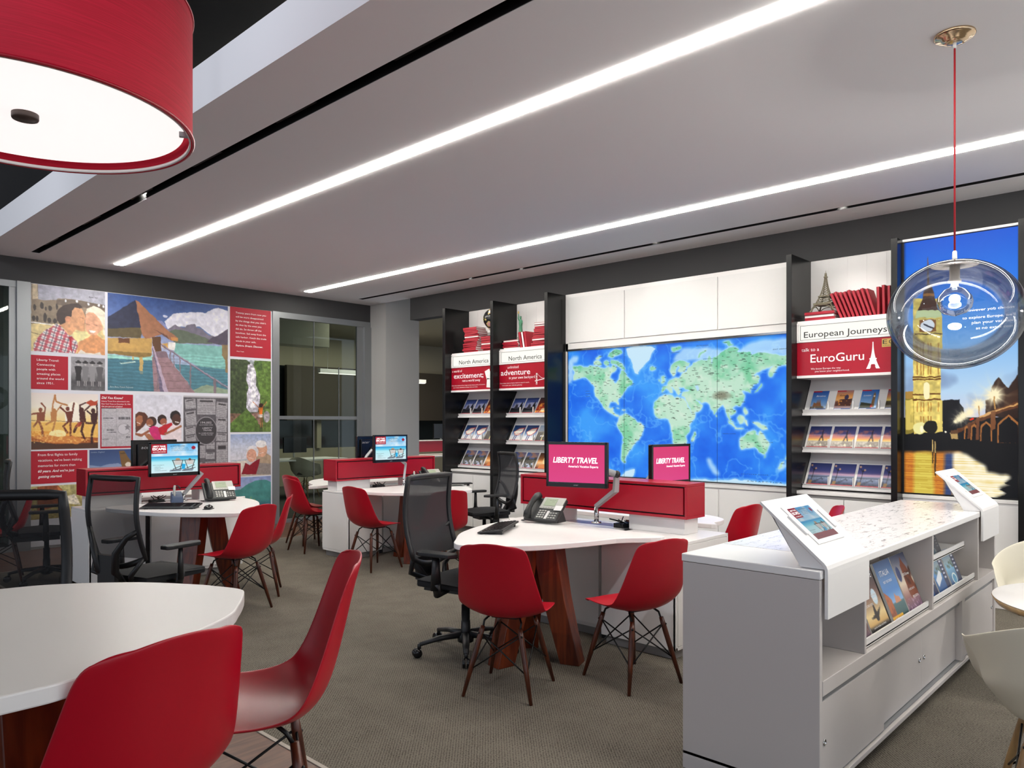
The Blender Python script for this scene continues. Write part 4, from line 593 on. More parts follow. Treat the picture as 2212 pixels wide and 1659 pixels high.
b.build('platform', M['iron'], t); MB().lathe([(.01, Hh * .9), (.008, Hh * .95), (.002, Hh), (.001, Hh * 1.06)], n=8).build('spire', M['iron'], t)
# green statue with raised torch
t = thing('statue_ornament', 'small green statue with raised torch on a stone base', 'ornament', (6.985, 6.405, zl))
b = MB().box((-.035, -.035, 0), (.035, .035, .012)).box((-.028, -.028, .012), (.028, .028, .03)).box((-.032, -.032, .03), (.032, .032, .036)).box((-.023, -.023, .036), (.023, .023, .075)).box((-.027, -.027, .075), (.027, .027, .082)); b.build('pedestal', M['stone'], t, .001)
b = MB(); N_ = 16
prof = [(.025, .082), (.026, .10), (.024, .14), (.022, .17), (.024, .20), (.026, .225), (.022, .245), (.010, .256), (.008, .262)]
vs = []; fs = []
for i, (r, z) in enumerate(prof):
    for k in range(N_): a = 2 * math.pi * k / N_; rr = r * (1 + .10 * math.cos(a * 6 + i) * (z < .21)); vs.append((rr * .85 * math.cos(a), rr * math.sin(a), z))
for i in range(len(prof) - 1):
    for k in range(N_): fs.append((i * N_ + k, i * N_ + (k + 1) % N_, (i + 1) * N_ + (k + 1) % N_, (i + 1) * N_ + k))
b.add(vs, fs, True); b.ball((-.002, 0, .275), (.012, .012, .016), 12, 8)
for k in range(7): a = -1.2 + k * .4; b.tube([(-.002, .011 * math.sin(a), .28 + .008 * math.cos(a)), (-.004, .026 * math.sin(a), .283 + .02 * math.cos(a))], [.003, .001], 5)
b.tube([(0, .022, .24), (-.005, .036, .275), (-.006, .03, .31), (-.006, .034, .33)], [.008, .008, .006, .005], 8).tube([(0, -.022, .235), (-.012, -.036, .205), (-.024, -.02, .20)], [.009, .008, .006], 8).box((-.032, -.032, .185), (-.022, -.012, .225))
b.build('figure', M['green'], t); MB().lathe([(.004, .325), (.004, .335), (.010, .34), (.009, .348)], (-.006, .034, 0), 10).ball((-.006, .034, .355), (.008, .008, .011), 10, 6).build('torch', M['gold'], t)
# globe of the world
t = thing('globe', 'dark desk globe standing on red books behind the divider panel', 'globe', (6.985, 6.885, zg)); gm = mat('globe_sea', '101114', .25); nt = gm.node_tree; bs = nt.nodes['Principled BSDF']
no = nt.nodes.new('ShaderNodeTexNoise'); no.inputs['Scale'].default_value = 9; no.inputs['Detail'].default_value = 4; tc = nt.nodes.new('ShaderNodeTexCoord'); nt.links.new(tc.outputs['Object'], no.inputs['Vector'])
rp = nt.nodes.new('ShaderNodeValToRGB'); e = rp.color_ramp.elements; e[0].position = .5; e[0].color = lin('101114') + (1,); e[1].position = .53; e[1].color = lin('c8b468') + (1,); q = e.new(.62); q.color = lin('c08a90') + (1,); nt.links.new(no.outputs['Fac'], rp.inputs[0]); nt.links.new(rp.outputs[0], bs.inputs['Base Color'])
MB().ball((0, 0, .23), .135, 32, 20).build('ball', gm, t); MB().lathe([(.08, 0), (.08, .01), (.03, .02), (.012, .04), (.010, .095)], n=20).build('foot', M['bk2'], t)
MB().tube([(.0, .15 * math.sin(a), .23 - .15 * math.cos(a)) for a in [i * math.pi / 14 for i in range(15)]], .004, 6).build('meridian_ring', M['brass'], t)
# ------------------------------------------------------------------ photo mural on the left wall (plane Y = 9.85)
YW = 9.852
def mf(x, z): return Face((x, YW - .004, z), (1, 0, 0), (0, 0, 1))
t = tag(bx('mural_board', (2.495, YW - .003, .03), (5.495, YW + .003, 3.033), mat('mural_white', 'dedee6', .6), None, 0), 'white mural board carrying travel photographs and red text blocks', 'mural')
def panel(name, cat, label, x0, x1, zt, zb, img=None, col=None):
    o = None
    if img is not None: o = picture(name, img, mf(x0, zt), x1 - x0, zt - zb, M['paint'], None, .0005)
    else: o = MB().quad((x0, YW - .005, zb), (x1, YW - .005, zb), (x1, YW - .005, zt), (x0, YW - .005, zt)).build(name, col)
    tag(o, label, cat, 'mural panels'); return o
def words(x0, zb, items, m, par, inv=True):
    o = letters('panel_lettering', mf(x0, zb), items, m, None, .0028); o.parent = par; o.matrix_parent_inverse = par.matrix_world.inverted() if inv else Matrix(); return o
bpy.context.view_layer.update()
mur = mat('mural_red', 'ad0b28', .6)
def w_(par, *a): bpy.context.view_layer.update(); return words(*a, par)
q = panel('text_panel', 'text panel', 'red mural text panel top right, starting Twenty years from now', 4.867, 5.474, 3.035, 2.355, col=mur)
L = ['Twenty years from now you', 'will be more disappointed', "by the things that you didn't", 'do than by the ones you', 'did do. So throw off the', 'bowlines. Sail away from the', 'safe harbor. Catch the trade', 'winds in your sails.']; Wd = [.45, .41, .45, .38, .38, .45, .455, .30]
w_(q, 4.867, 2.355, [(s, .08, .595 - .0555 * i, Wd[i], .024) for i, s in enumerate(L)] + [('Explore. Dream. Discover.', .08, .145, .40, .025, .012, .25), ('-Mark Twain', .09, .068, .11, .014)], M['txtw'])
q = panel('text_panel', 'text panel', 'red mural text panel about connecting people, left edge', 2.502, 2.882, 2.221, 1.831, col=mur)
w_(q, 2.502, 1.831, [(s, .058, .325 - .053 * i, wd, .026) for i, (s, wd) in enumerate((('Liberty Travel:', .225), ('Connecting', .185), ('people with', .187), ('amazing places', .24), ('around the world', .277), ('since 1951.', .176)))], M['txtw'])
q = panel('text_panel', 'text panel', 'red mural text panel starting From first flights to family', 2.502, 3.089, 1.122, .746, col=mur)
w_(q, 2.502, .746, [(s, .07, .318 - .0625 * i, wd, .03, b, sh) for i, (s, wd, b, sh) in enumerate((('From first flights to family', .41, 0, 0), ("vacations, we've been making", .455, 0, 0), ('memories for more than', .385, 0, 0), ("60 years. And we're just", .375, .015, .25), ('getting started.', .245, .015, .25)))], M['txtw'])
q = panel('text_panel', 'text panel', 'red mural panel headed Did You Know with a newspaper clipping', 3.23, 3.606, 1.794, 1.136, col=mur)
w_(q, 3.23, 1.136, [('Did You Know?', .014, .60, .245, .03, .015, .25), ('Liberty Travel first advertised in the', .014, .565, .32, .016), ('New York Times on December 23, 1956.', .014, .532, .335, .016), ('Can you spot our ad below?', .014, .502, .24, .016, .012, .2)], M['txtw'])
def news(w_, h_, bg, ads, seed):
    p = Pt(w_, h_, bg); n = p.n(40, seed, 2); rows = (np.sin(p.Y * 1.25) > 0) & (noise(p.h, p.w, 90, seed + 1, 1) > .3); p.fill(rows, '8e8a90', .55); p.mul(.9 + .2 * n); return p
p = news(58, 78, 'c4c0c6', None, 3); p.fill(p.em(740, 550, 210, 145), '6a666c'); p.fill(p.em(740, 550, 200, 137), 'c8c4ca'); p.fill(p.pm([850, 420, 885, 470, 960, 480, 905, 515, 925, 580, 850, 545, 790, 580, 805, 510, 755, 475, 825, 470]), '807c82'); p.fill(p.pm([0, 5, 480, 5, 480, 25, 0, 25]), '3a383c')
for x0, y0, x1, y1 in ((60, 255, 390, 280), (190, 560, 410, 590), (790, 745, 960, 775), (30, 800, 230, 812), (560, 240, 960, 300), (230, 620, 480, 640)): p.fill((p.X > x0) & (p.X < x1) & (p.Y > y0) & (p.Y < y1) & (np.sin(p.X * .17) > -.4), '3a383e')
for x in (490,): p.fill(np.abs(p.X - x) < 5, '8a868c')
cl_ = picture('clipping', p.out(), mf(3.244, 1.627), .343, .469, M['paint'], None, .0012); bpy.context.view_layer.update(); cl_.parent = q; cl_.matrix_parent_inverse = q.matrix_world.inverted()
# newspaper page of adverts
p = Pt(100, 155, '59555a'); p.mul(.85 + .3 * p.n(50, 6, 2))
def ad(x, y, w_, h_, a):
    c, s_ = math.cos(a), math.sin(a); A = 1000 / p.asp / 1000 * 1.0
    pts = []
    for u, v in ((-1, -1), (1, -1), (1, 1), (-1, 1)): xx, yy = u * w_ / 2 * p.asp, v * h_ / 2; pts += [x + (xx * c - yy * s_) / p.asp, y + xx * s_ + yy * c]
    m = p.pm(pts); p.fill(m, 'aaa6aa'); p.fill(m & (np.sin((p.Y - (p.X - x) * math.tan(a) * p.asp) * .75) > .1) & (noise(p.h, p.w, 80, int(x), 1) > .35), '6c686c', .7); p.fill(p.pm([pts[0] + .15 * (pts[2] - pts[0]), pts[1] + .1 * h_, pts[2] - .15 * (pts[2] - pts[0]), pts[3] + .1 * h_, pts[2] - .15 * (pts[2] - pts[0]), pts[3] + .2 * h_, pts[0] + .15 * (pts[2] - pts[0]), pts[1] + .2 * h_]), '3a373a')
p.fill(p.Y < 22, 'b8b4ba')
for a in ((155, 100, 230, 115, -.10), (505, 130, 410, 190, 0), (850, 165, 250, 185, .07), (165, 270, 230, 170, -.12), (845, 350, 250, 175, .04), (150, 415, 220, 95, -.12), (165, 525, 220, 95, -.12), (845, 500, 240, 95, .05), (160, 640, 230, 80, -.1), (400, 650, 170, 190, 0), (595, 600, 190, 85, 0), (590, 720, 200, 80, 0), (595, 850, 220, 110, 0), (360, 900, 130, 200, -.08), (855, 780, 260, 440, 0), (150, 830, 220, 240, -.05), (600, 960, 220, 60, 0)): ad(*a)
p.fill(p.em(500, 420, 245, 170), '9a969a'); p.fill(p.em(500, 420, 232, 160), '3c393c')
o = panel('newspaper_panel', 'mural picture', 'grey mural picture of an old newspaper page of adverts', 4.232, 4.838, 1.802, .70, p.out())
w_(o, 4.232, .70, [('194,002', .30, .735, .15, .028, .015, 0, 'c'), ('VACATIONERS CHOSE', .30, .71, .19, .014, .01, 0, 'c'), ('LIBERTY', .32, .665, .14, .022, .02, .2, 'c'), ('TRAVEL', .32, .636, .12, .022, .02, .2, 'c'), ('for UNBELIEVABLE', .30, .60, .2, .016, .01, 0, 'c'), ('TRAVEL VALUES', .31, .578, .16, .014, .01, 0, 'c')], mat('grey_print', 'b0acb0', .6))
def art(key, w_, h_, bgf, spf=None, post=None, alias=None):
    p = Pt(w_, h_, 'c0c0c8'); bgf(p)
    def sp(c, m, k, q):
        if spf and spf(p, c, m, k, q): return True
        if len(c) != 6: return True
    p.warp(7, 26, 3); p.ops(PIC[key], sp); p.warp(0)
    if post: post(p)
    return p.out()
def plaid(p, c, m, k, q):
    if c == 'plaid':
        p.fill(m, 'e4dcdc'); u = p.X * .9 + p.Y * .25; v = p.Y - p.X * .3; p.fill(m & (np.mod(u, 95) < 34), 'b83a48', .75); p.fill(m & (np.mod(v, 85) < 30), 'b04050', .6); p.fill(m & (np.mod(u + 30, 95) < 10), '2c3048', .7); p.fill(m & (np.mod(v + 28, 85) < 9), '2c3048', .6); return True
def grain(s_, amt): return lambda p: p.mul(1 - amt / 2 + amt * p.n(s_, 4, 3))
o = panel('mural_picture', 'mural picture', 'mural picture of a couple kissing before an old stone arena', 2.503, 3.283, 3.03, 2.265, art('couple', 130, 128, lambda p: p.grad([(0, 'a4a4b4'), (.5, 'b8b8c4'), (1, 'c0bcc0')]), plaid, grain(24, .3)))
w_(o, 2.503, 2.265, [('Rome, Italy', .60, .675, .1, .02, 0, .3)], M['txtd'])
def wom():
    p = Pt(62, 66, '8a888c'); p.grad([(0, '8a888e'), (.3, '9a989c'), (.55, '807e82'), (.75, '4a484c'), (1, '68666a')]); p.mul(.8 + .4 * p.n(14, 3))
    for cx, c in ((215, '262428'), (415, '7a787c'), (620, '8c8a8e'), (835, '58565a')):
        p.fill(p.pm([cx - 85, 270, cx + 85, 270, cx + 70, 520, cx + 80, 720, cx - 80, 720, cx - 70, 520]), c); p.fill(p.em(cx, 205, 34, 50), 'b8b4b6'); p.fill(p.em(cx, 165, 90, 34), '2a282c'); p.fill(p.em(cx, 140, 45, 38), '2a282c'); p.fill(p.lm(28, [cx - 95, 300, cx - 60, 480]), c); p.fill(p.lm(28, [cx + 95, 300, cx + 60, 480]), c); p.fill(p.lm(22, [cx - 25, 720, cx - 30, 850]), 'a8a4a6'); p.fill(p.lm(22, [cx + 25, 720, cx + 20, 860]), 'a8a4a6')
    return p.out()
panel('mural_picture', 'mural picture', 'small black and white mural picture of four women in hats', 2.913, 3.284, 2.225, 1.831, wom())
def hpost(p): p.mul(.88 + .24 * p.n(30, 4, 3)); s_ = np.sin(p.Y * .18 + 6 * p.n(8, 9)) > .55; p.mul(np.where(s_ & (p.Y > 570) & (p.a[..., 2] > p.a[..., 0] + .05), 1.12, 1))
o = panel('mural_picture', 'mural picture', 'large mural picture of a thatched hut over blue water', 3.313, 4.836, 3.03, 1.842, art('hut', 250, 195, lambda p: p.grad([(0, '34508c'), (.35, '6a80b4'), (.5, 'a8aece'), (1, '7090a0')]), None, hpost))
w_(o, 3.313, 1.842, [('Bora Bora, French Polynesia', .025, .035, .27, .02, 0, .3)], mat('faint_print', 'b8c4c8', .6))
panel('mural_picture', 'mural picture', 'mural picture of friends jumping in the surf at sunset', 2.505, 3.206, 1.79, 1.14, art('beach', 120, 110, lambda p: p.grad([(0, 'e8dcd8'), (.25, 'f4ecdc'), (.5, 'f8dc90'), (.6, 'e8b058'), (1, '6a3418')]), None, lambda p: p.mix('ffd880', np.clip((p.n(40, 6, 2) - .55) * 5, 0, 1) * np.clip((p.Y - 420) / 300, 0, 1) * (p.Y < 880) * .7)))
panel('mural_picture', 'mural picture', 'mural picture of a smiling family riding piggyback', 3.634, 4.21, 1.8, 1.13, art('family', 100, 114, lambda p: p.grad([(0, 'd4d4e0'), (1, 'e6e2ea')]), None, grain(20, .2)))
panel('mural_picture', 'mural picture', 'mural picture of a hiker with raised arms at a waterfall', 4.87, 5.475, 2.32, 1.316, art('waterfall', 95, 155, lambda p: p.grad([(0, 'b8bcc8'), (.2, '4a5a38'), (1, '44542c')]), None, lambda p: p.mul(.55 + .9 * p.n(34, 7, 3))))
panel('mural_picture', 'mural picture', 'mural picture of an elderly couple, woman in red scarf', 4.873, 5.475, 1.288, .705, art('elder', 98, 95, lambda p: p.grad([(0, '98a8cc'), (.3, 'c4c8d8'), (.6, 'd0ccd4'), (1, 'b8a898')]), None, grain(26, .25)))
o = panel('mural_picture', 'mural picture', 'mural picture of a tilted clock tower against deep blue sky', 3.11, 3.606, 1.121, .72, art('london', 84, 68, lambda p: p.grad([(0, '2c4474'), (1, '6a84b4')])))
w_(o, 3.11, .72, [('London, England', .014, .365, .155, .018, 0, .3)], mat('faint_print2', '90a0b8', .6))
panel('mural_picture', 'mural picture', 'mural picture of a green wave under a lilac sky, lowest right', 4.873, 5.475, .69, .115, art('wave', 98, 92, lambda p: p.grad([(0, '8898c8'), (.4, 'b0b4d0'), (1, '3a5a78')]), None, lambda p: (p.mix('2c4c70', np.clip((p.Y - 560) / 200, 0, 1) * .8), p.mix('8a9a50', np.clip((p.n(14, 3) - .5) * 4, 0, 1) * ((p.Y > 480) & (p.Y < 640) & (p.X < 600)) * .8), p.mul(.85 + .3 * p.n(12, 8)))))
panel('mural_picture', 'mural picture', 'mural picture of wavy auburn hair, low behind the left desk', 2.503, 3.089, .72, .34, art('hair', 90, 60, lambda p: p.grad([(0, 'b8b078'), (1, '9a8a50')]), None, lambda p: p.mul(.7 + .6 * p.n(18, 3))))
# ------------------------------------------------------------------ consultation desks
def rot_of(fr):                                       # desk frame: origin, s axis (along the red box), d axis (towards the table)
    o, s_, d = fr; return Matrix(((s_[0], d[0], 0, o[0]), (s_[1], d[1], 0, o[1]), (0, 0, 1, 0), (0, 0, 0, 1)))
def smooth_outline(pts, n=6):
    out = []; N = len(pts)
    for i in range(N):
        p0, p1, p2, p3 = [Vector(pts[(i + k - 1) % N]) for k in range(4)]
        if (p2 - p1).length > .6 or i == N - 1: out.append(tuple(p1)); continue
        for k in range(n):
            t = k / n; q = .5 * ((2 * p1) + (-p0 + p2) * t + (2 * p0 - 5 * p1 + 4 * p2 - p3) * t * t + (-p0 + 3 * p1 - 3 * p2 + p3) * t ** 3); out.append(tuple(q))
    return out
def table(label, outline, hub, loc, z=.74, th=.032, rot=0):
    t = thing('desk_table', label, 'desk', (0, 0, 0)); pts = outline
    top = MB().prism(pts, z - th, z).build('tabletop', M['white'], t, .004)
    H = z - th
    for k in range(3):
        a = rot + k * 2 * math.pi / 3; c, s_ = math.cos(a), math.sin(a); b = MB(); vs = []
        for zz, r0, r1, hw in ((H, .02, .17, .08), (H * .55, .08, .22, .07), (0, .19, .31, .055)):
            for r, q in ((r0, -hw), (r1, -hw), (r1, hw), (r0, hw)): vs.append((hub[0] + r * c - q * s_, hub[1] + r * s_ + q * c, zz))
        b.add(vs, [(0, 1, 2, 3), (11, 10, 9, 8)] + [(i * 4 + j, i * 4 + 4 + j, i * 4 + 4 + (j + 1) % 4, i * 4 + (j + 1) % 4) for i in (0, 1) for j in range(4)])
        b.build('leg', M['mahog'], t, .003)
    return t
def hutch(label, fr, L, w, ds=0):
    t = thing('red_storage_box', label, 'storage box', (0, 0, 0)); t.matrix_world = rot_of(fr)
    g = .018; MB().box((0, -w, .817), (L, 0, .835)).box((0, -w, 1.029), (L, 0, 1.047)).box((0, -w, .835), (g, 0, 1.029)).box((L - g, -w, .835), (L, 0, 1.029)).box((g, -w + .012, .835), (L - g, -.02, 1.029)).build('carcass', M['red'], t, .002)
    bx('drawer_front', (g + .012, -.021, .845), (L - g - .012, -.003, 1.019), M['red'], t, .001); MB().box((g, -.024, .835), (L - g, -.0195, 1.029)).build('shadow_gap', M['redd'], t)
    bx('back_front', (g + .01, -w + .003, .845), (L - g - .01, -w + .014, 1.019), M['red'], t, .001)
    bx('plinth', (.035, -w + .03, .7105), (.47, -.03, .817), M['white'], t); bx('plinth', (L - .40, -w + .03, .7105), (L - .06, -.03, .817), M['white'], t)
    return t
def cabinet(label, fr, s0, s1, d0, d1, door_end=True, lock=False, z=.71):
    t = thing('desk_cabinet', label, 'cabinet', (0, 0, 0)); t.matrix_world = rot_of(fr); 
    MB().box((s0 + .004, d0, .06), (s1, d1, z - .02)).box((s0, d0, z - .02), (s1, d1, z)).box((s0, d0, .06), (s0 + .02, d0 + .02, z)).box((s0, d1 - .02, .06), (s0 + .02, d1, z)).box((s0, d0, .06), (s0 + .02, d1, .08)).build('carcass', M['white'], t, .002)
    MB().box((s0 + .03, d0 + .03, 0), (s1 - .02, d1 - .03, .06)).build('plinth', M['seam'], t)
    if door_end: bx('door', (s0 - .001, d0 + .023, .084), (s0 + .006, d1 - .023, z - .024), M['white'], t, .001)
    if lock:
        for q0, q1 in ((s0 + .004, (s0 + s1) / 2 - .002), ((s0 + s1) / 2 + .002, s1 - .004)): d = bx('door', (q0, d1 - .004, .09), (q1, d1 + .014, z - .03), M['white'], t, .001)
        MB().lathe([(.012, 0), (.012, .008), (.006, .009)], n=14).build('lock', M['chrome'], d).matrix_local = Matrix.Translation((s1 - .06, d1 + .013, .40)) @ Matrix.Rotation(-R(90), 4, 'X')
    return t
DA = ((2.20, 7.06), (1, 0), (0, -1)); DB = ((4.60, 6.91), (1, 0), (0, -1)); DC = ((4.345, 2.52), (0, 1), (-1, 0))
for nm, fr, L, dd in (('left', DA, 1.40, (-.31, .14)), ('middle', DB, 1.40, (-.26, .23)), ('central', DC, 1.465, (-.33, .335))):
    hutch({'left': 'long red storage box on the left desk before the photo mural', 'middle': 'long red storage box on the back desk by the glass wall', 'central': 'long red storage box on the central desk before the world map'}[nm], fr, L, .235)
    cabinet({'left': 'white end cabinet of the left desk, its door lit pale blue', 'middle': 'white end cabinet of the back desk beside the glass wall', 'central': 'white end cabinet of the central desk beside the display counter'}[nm], fr, -.02 if nm == 'left' else -.12 if nm == 'central' else 0, .44, dd[0], dd[1])
    cabinet({'left': 'white inner cabinet under the left desk', 'middle': 'white inner cabinet with a lock under the back desk', 'central': 'white inner cabinet with a lock under the central desk'}[nm], fr, .52, L, -.27, dd[1] - .10, False, True)
    t = tag(MB().box((.45, dd[0] + .05, 0), (.51, dd[1] - .1, .70)).build('cable_column', M['bk']), 'black cable column between the two cabinets of the %s desk' % {'left': 'left', 'middle': 'back', 'central': 'central'}[nm], 'cable column'); t.matrix_world = rot_of(fr)
OC = [(4.12, 2.58), (3.80, 2.69), (3.54, 2.765), (3.267, 2.88), (3.097, 3.03), (2.99, 3.19), (3.0, 3.28), (3.105, 3.385), (3.326, 3.57), (3.644, 3.71), (3.972, 3.765), (4.12, 3.775)]
table('white pointed desk top on mahogany plank legs, the central desk', smooth_outline(OC), (3.48, 3.08), 0, rot=R(-70))
OA = [(2.34, 6.86), (2.33, 6.4), (2.40, 6.15), (2.47, 6.0), (2.60, 5.83), (2.735, 5.69), (2.84, 5.615), (2.93, 5.66), (3.12, 5.85), (3.323, 6.175), (3.43, 6.47), (3.45, 6.75), (3.45, 6.86)]
table('white pointed desk top on mahogany plank legs, the left desk before the mural', smooth_outline(OA), (2.85, 6.28), 0, rot=R(-20))
OB = [(4.62, 6.72), (4.60, 6.45), (4.65, 6.2), (4.78, 6.02), (4.95, 5.88), (5.2, 5.78), (5.45, 5.74), (5.55, 5.79), (5.69, 5.976), (5.868, 6.305), (5.96, 6.6), (5.97, 6.72)]
table('white pointed desk top on mahogany plank legs, the back desk by the glass', smooth_outline(OB), (5.15, 6.22), 0, rot=R(215))
# far halves of the desks
mir = lambda O, ax, c: [(2 * c - x, y) if ax == 'x' else (x, 2 * c - y) for x, y in O]
table('white desk top behind the red box of the central desk, its rounded end showing', smooth_outline([(4.78, 2.66), (4.9, 2.62), (5.05, 2.63), (5.16, 2.70), (5.24, 2.84), (5.26, 3.05), (5.2, 3.35), (5.05, 3.65), (4.9, 3.8), (4.78, 3.85)]), (5.0, 3.25), 0, rot=R(70))
table('white desk top behind the red box of the back desk, its rounded end showing', smooth_outline([(4.66, 7.36), (4.72, 7.55), (4.9, 7.93), (5.15, 8.2), (5.45, 8.3), (5.75, 8.2), (5.95, 7.9), (6.0, 7.36)]), (5.35, 7.78), 0, rot=R(30))
table('white desk top behind the red box of the left desk, mostly hidden', smooth_outline([(2.42, 7.42), (2.44, 7.7), (2.6, 8.1), (2.9, 8.35), (3.2, 8.3), (3.45, 8.0), (3.55, 7.42)]), (3.0, 7.85), 0, rot=R(30))
# tall table in the foreground
OD = [(-.35, 1.62), (0, 1.57), (.35, 1.555), (.48, 1.57), (.68, 1.665), (.877, 1.79), (.96, 1.89), (1.03, 2.0), (1.05, 2.06), (1.02, 2.15), (.987, 2.22), (.885, 2.37), (.727, 2.505), (.574, 2.565), (.2, 2.62), (-.35, 2.62)]
t = table('high white table with rounded point in the left foreground', smooth_outline(OD), (.5, 2.1), 0, .97, .034, R(-88))
t2 = t.children[1]
# ------------------------------------------------------------------ chairs
def shell_mesh():
    prof = [(.215, .435), (.20, .441), (.15, .438), (.08, .427), (0, .415), (-.08, .412), (-.145, .425), (-.19, .46), (-.217, .51), (-.235, .57), (-.252, .64), (-.268, .71), (-.284, .775), (-.296, .815), (-.301, .835)]
    hw = [.165, .195, .218, .226, .229, .233, .238, .240, .234, .224, .212, .199, .187, .170, .128]
    rise = [.0, .004, .02, .032, .042, .052, .062, .068, .066, .060, .053, .046, .04, .034, .03]
    pr = [Vector((x, 0, z)) for x, z in prof]; N = len(pr); P = []; nv = 20
    for i in range(N):
        d = (pr[min(i + 1, N - 1)] - pr[max(i - 1, 0)]).normalized(); nrm = Vector((d.z, 0, -d.x)); nrm = nrm if nrm.z > 0 or nrm.x > 0 else -nrm
        for j in range(nv + 1):
            t = j / nv * 2 - 1; e = abs(t) ** 2.3
            if i < 2: sag = -.012 * e if i == 0 else 0; 
            else: sag = 0
            back = -.02 * (1 - (i / 3)) if i < 3 else 0
            P.append(pr[i] + nrm * rise[i] * e + Vector((back * e, t * hw[i], sag - (.034 * e if i >= N - 1 else .012 * e if i == N - 2 else 0))))
    return [tuple(p) for p in P], [(i * (nv + 1) + j, i * (nv + 1) + j + 1, (i + 1) * (nv + 1) + j + 1, (i + 1) * (nv + 1) + j) for i in range(N - 1) for j in range(nv)]
def shell_chair(label, loc, rz, m, rise=0, legm=None, name='shell_chair', cat='chair', group='red shell chairs', arms=False):
    t = thing(name, label, cat, loc, rz, group); vs, fs = shell_mesh() if not arms else arm_mesh()
    b = MB().add([(x, y, z + rise) for x, y, z in vs], fs, True); o = b.build('shell', m, t)
    so = o.modifiers.new('solid', 'SOLIDIFY'); so.thickness = .007; so.offset = -1; ss = o.modifiers.new('sub', 'SUBSURF'); ss.levels = 1; ss.render_levels = 2
    top = .365 + rise; k = 1 + rise * .35
    feet = []
    for sx in (1, -1):
        for sy in (1, -1):
            a = Vector((.125 * sx, .105 * sy, top)); f = Vector((.197 * sx * k, .19 * sy * k, 0)); feet.append((a, f))
            b = MB().tube([a + (f - a) * q for q in (0, .12, .5, 1)], [.012, .015, .0145, .0095], 10); lg = b.build('leg', legm or M['walnut'], t)
            MB().ball(tuple(a + (f - a) * .1 + Vector((.012 * sx, .008 * sy, 0))), .006, 8, 6).build('bolt', M['wire'], lg)
    b = MB(); L = lambda i, q: feet[i][0] + (feet[i][1] - feet[i][0]) * q; qa, qb = (.1, .62) if not rise else (.08, .42)
    for i, j in ((0, 1), (2, 3), (0, 2), (1, 3)):
        b.tube([L(i, qa), L(j, qb)], .0042, 6).tube([L(j, qa), L(i, qb)], .0042, 6)
    for i in range(4): a = feet[i][0]; b.tube([a + Vector((0, 0, -.01)), a + Vector((-.02 * (1 if i < 2 else -1), 0, .025)), a + Vector((-.05 * (1 if i < 2 else -1), -.02 * (1 if i in (0, 2) else -1), .045))], .006, 6)
    b.tube([(.08, .07, top + .04), (.08, -.07, top + .04)], .005, 6).tube([(-.08, .07, top + .04), (-.08, -.07, top + .04)], .005, 6).tube([(.08, .07, top + .04), (-.08, .07, top + .04)], .005, 6).tube([(.08, -.07, top + .04), (-.08, -.07, top + .04)], .005, 6)
    b.build('wire_frame', M['wire'], t); return t
def arm_mesh():
    vs = []; fs = []; nu, nv = 22, 24
    # bucket armchair: polar sheet from seat centre to a rim whose height follows arms and back
    for i in range(nv + 1):
        q = i / nv
        for k in range(nu * 2):
            a = 2 * math.pi * k / (nu * 2); c, s_ = math.cos(a), math.sin(a)      # a = 0 front
            front = max(0, c); back = max(0, -c)
            rimz = .44 + .22 * min(1, max(0, (1.25 - front * 1.9))) + .13 * back ** 1.6; rx, ry = (.245, .265)
            r = 1 - (1 - q) ** 1.0; z = .41 + (rimz - .41) * max(0, (q - .45) / .55) ** 1.25
            fl = 1 + .20 * max(0, (q - .78) / .22) ** 1.6 * (1 - back) * (1 - .5 * front)
            e = (abs(c) ** 2.6 + abs(s_) ** 2.6) ** (-1 / 2.6); qq = q / .72 if q < .72 else 1 + (q - .72) * .22
            vs.append((rx * c * e * qq * .95 * fl - .02 - .05 * back * max(0, q - .6), ry * s_ * e * qq * .93 * fl, z + .004))
    n = nu * 2
    for i in range(1, nv):
        for k in range(n): fs.append((i * n + k, i * n + (k + 1) % n, (i + 1) * n + (k + 1) % n, (i + 1) * n + k))
    fs.append(tuple(n + k for k in range(n))); return vs, fs
CH = (((2.987, 2.821), 23, 'red shell chair seen from behind at the point of the central desk'), ((3.569, 2.42), 75, 'red shell chair facing left at the central desk, beside its end cabinet'),
      ((2.78, 5.55), 107, 'red shell chair at the point of the left desk, nearer of its pair'), ((3.175, 5.966), 148, 'red shell chair in profile facing left at the left desk, farther of its pair'),
      ((4.545, 6.15), 3, 'red shell chair facing right at the back desk beside its end cabinet'), ((4.73, 5.40), 72, 'red shell chair at the back desk, half hidden behind a black office chair'),
      ((4.69, 7.52), -3, 'red shell chair by the glass wall, nearer of the two overlapping'), ((4.95, 8.0), 0, 'red shell chair by the glass wall, farther of the two overlapping'),
      ((1.80, 8.15), 165, 'red shell chair at far left, seen through black chair mesh'), ((5.45, 2.86), 82, 'red shell chair behind the central desk, before the world map'), ((5.62, 2.30), 120, 'red shell chair almost hidden behind the tablet stand on the counter'))
proto = None
for (x, y), a, lb in CH:
    if proto is None: proto = shell_chair(lb, (x, y, 0), R(a), M['chair'])
    else: dup(proto, (x, y, 0), R(a), lb)
shell_chair('high red shell stool seen from behind, bottom left corner of the photo', (.595, 1.82, 0), R(101), M['chair'], .19, None, 'shell_stool', 'stool', 'high red shell stools')
shell_chair('high red shell stool in profile at the high white table', (.985, 1.905, 0), R(150), M['chair'], .255, None, 'shell_stool', 'stool', 'high red shell stools')
wc = shell_chair('cream shell armchair seen from behind at the right photo edge', (3.27, .40, 0), R(12), M['cream'], 0, wood('oak_dowel', '8a6a44', 'a98658'), 'shell_armchair', 'chair', 'cream shell armchairs', True)
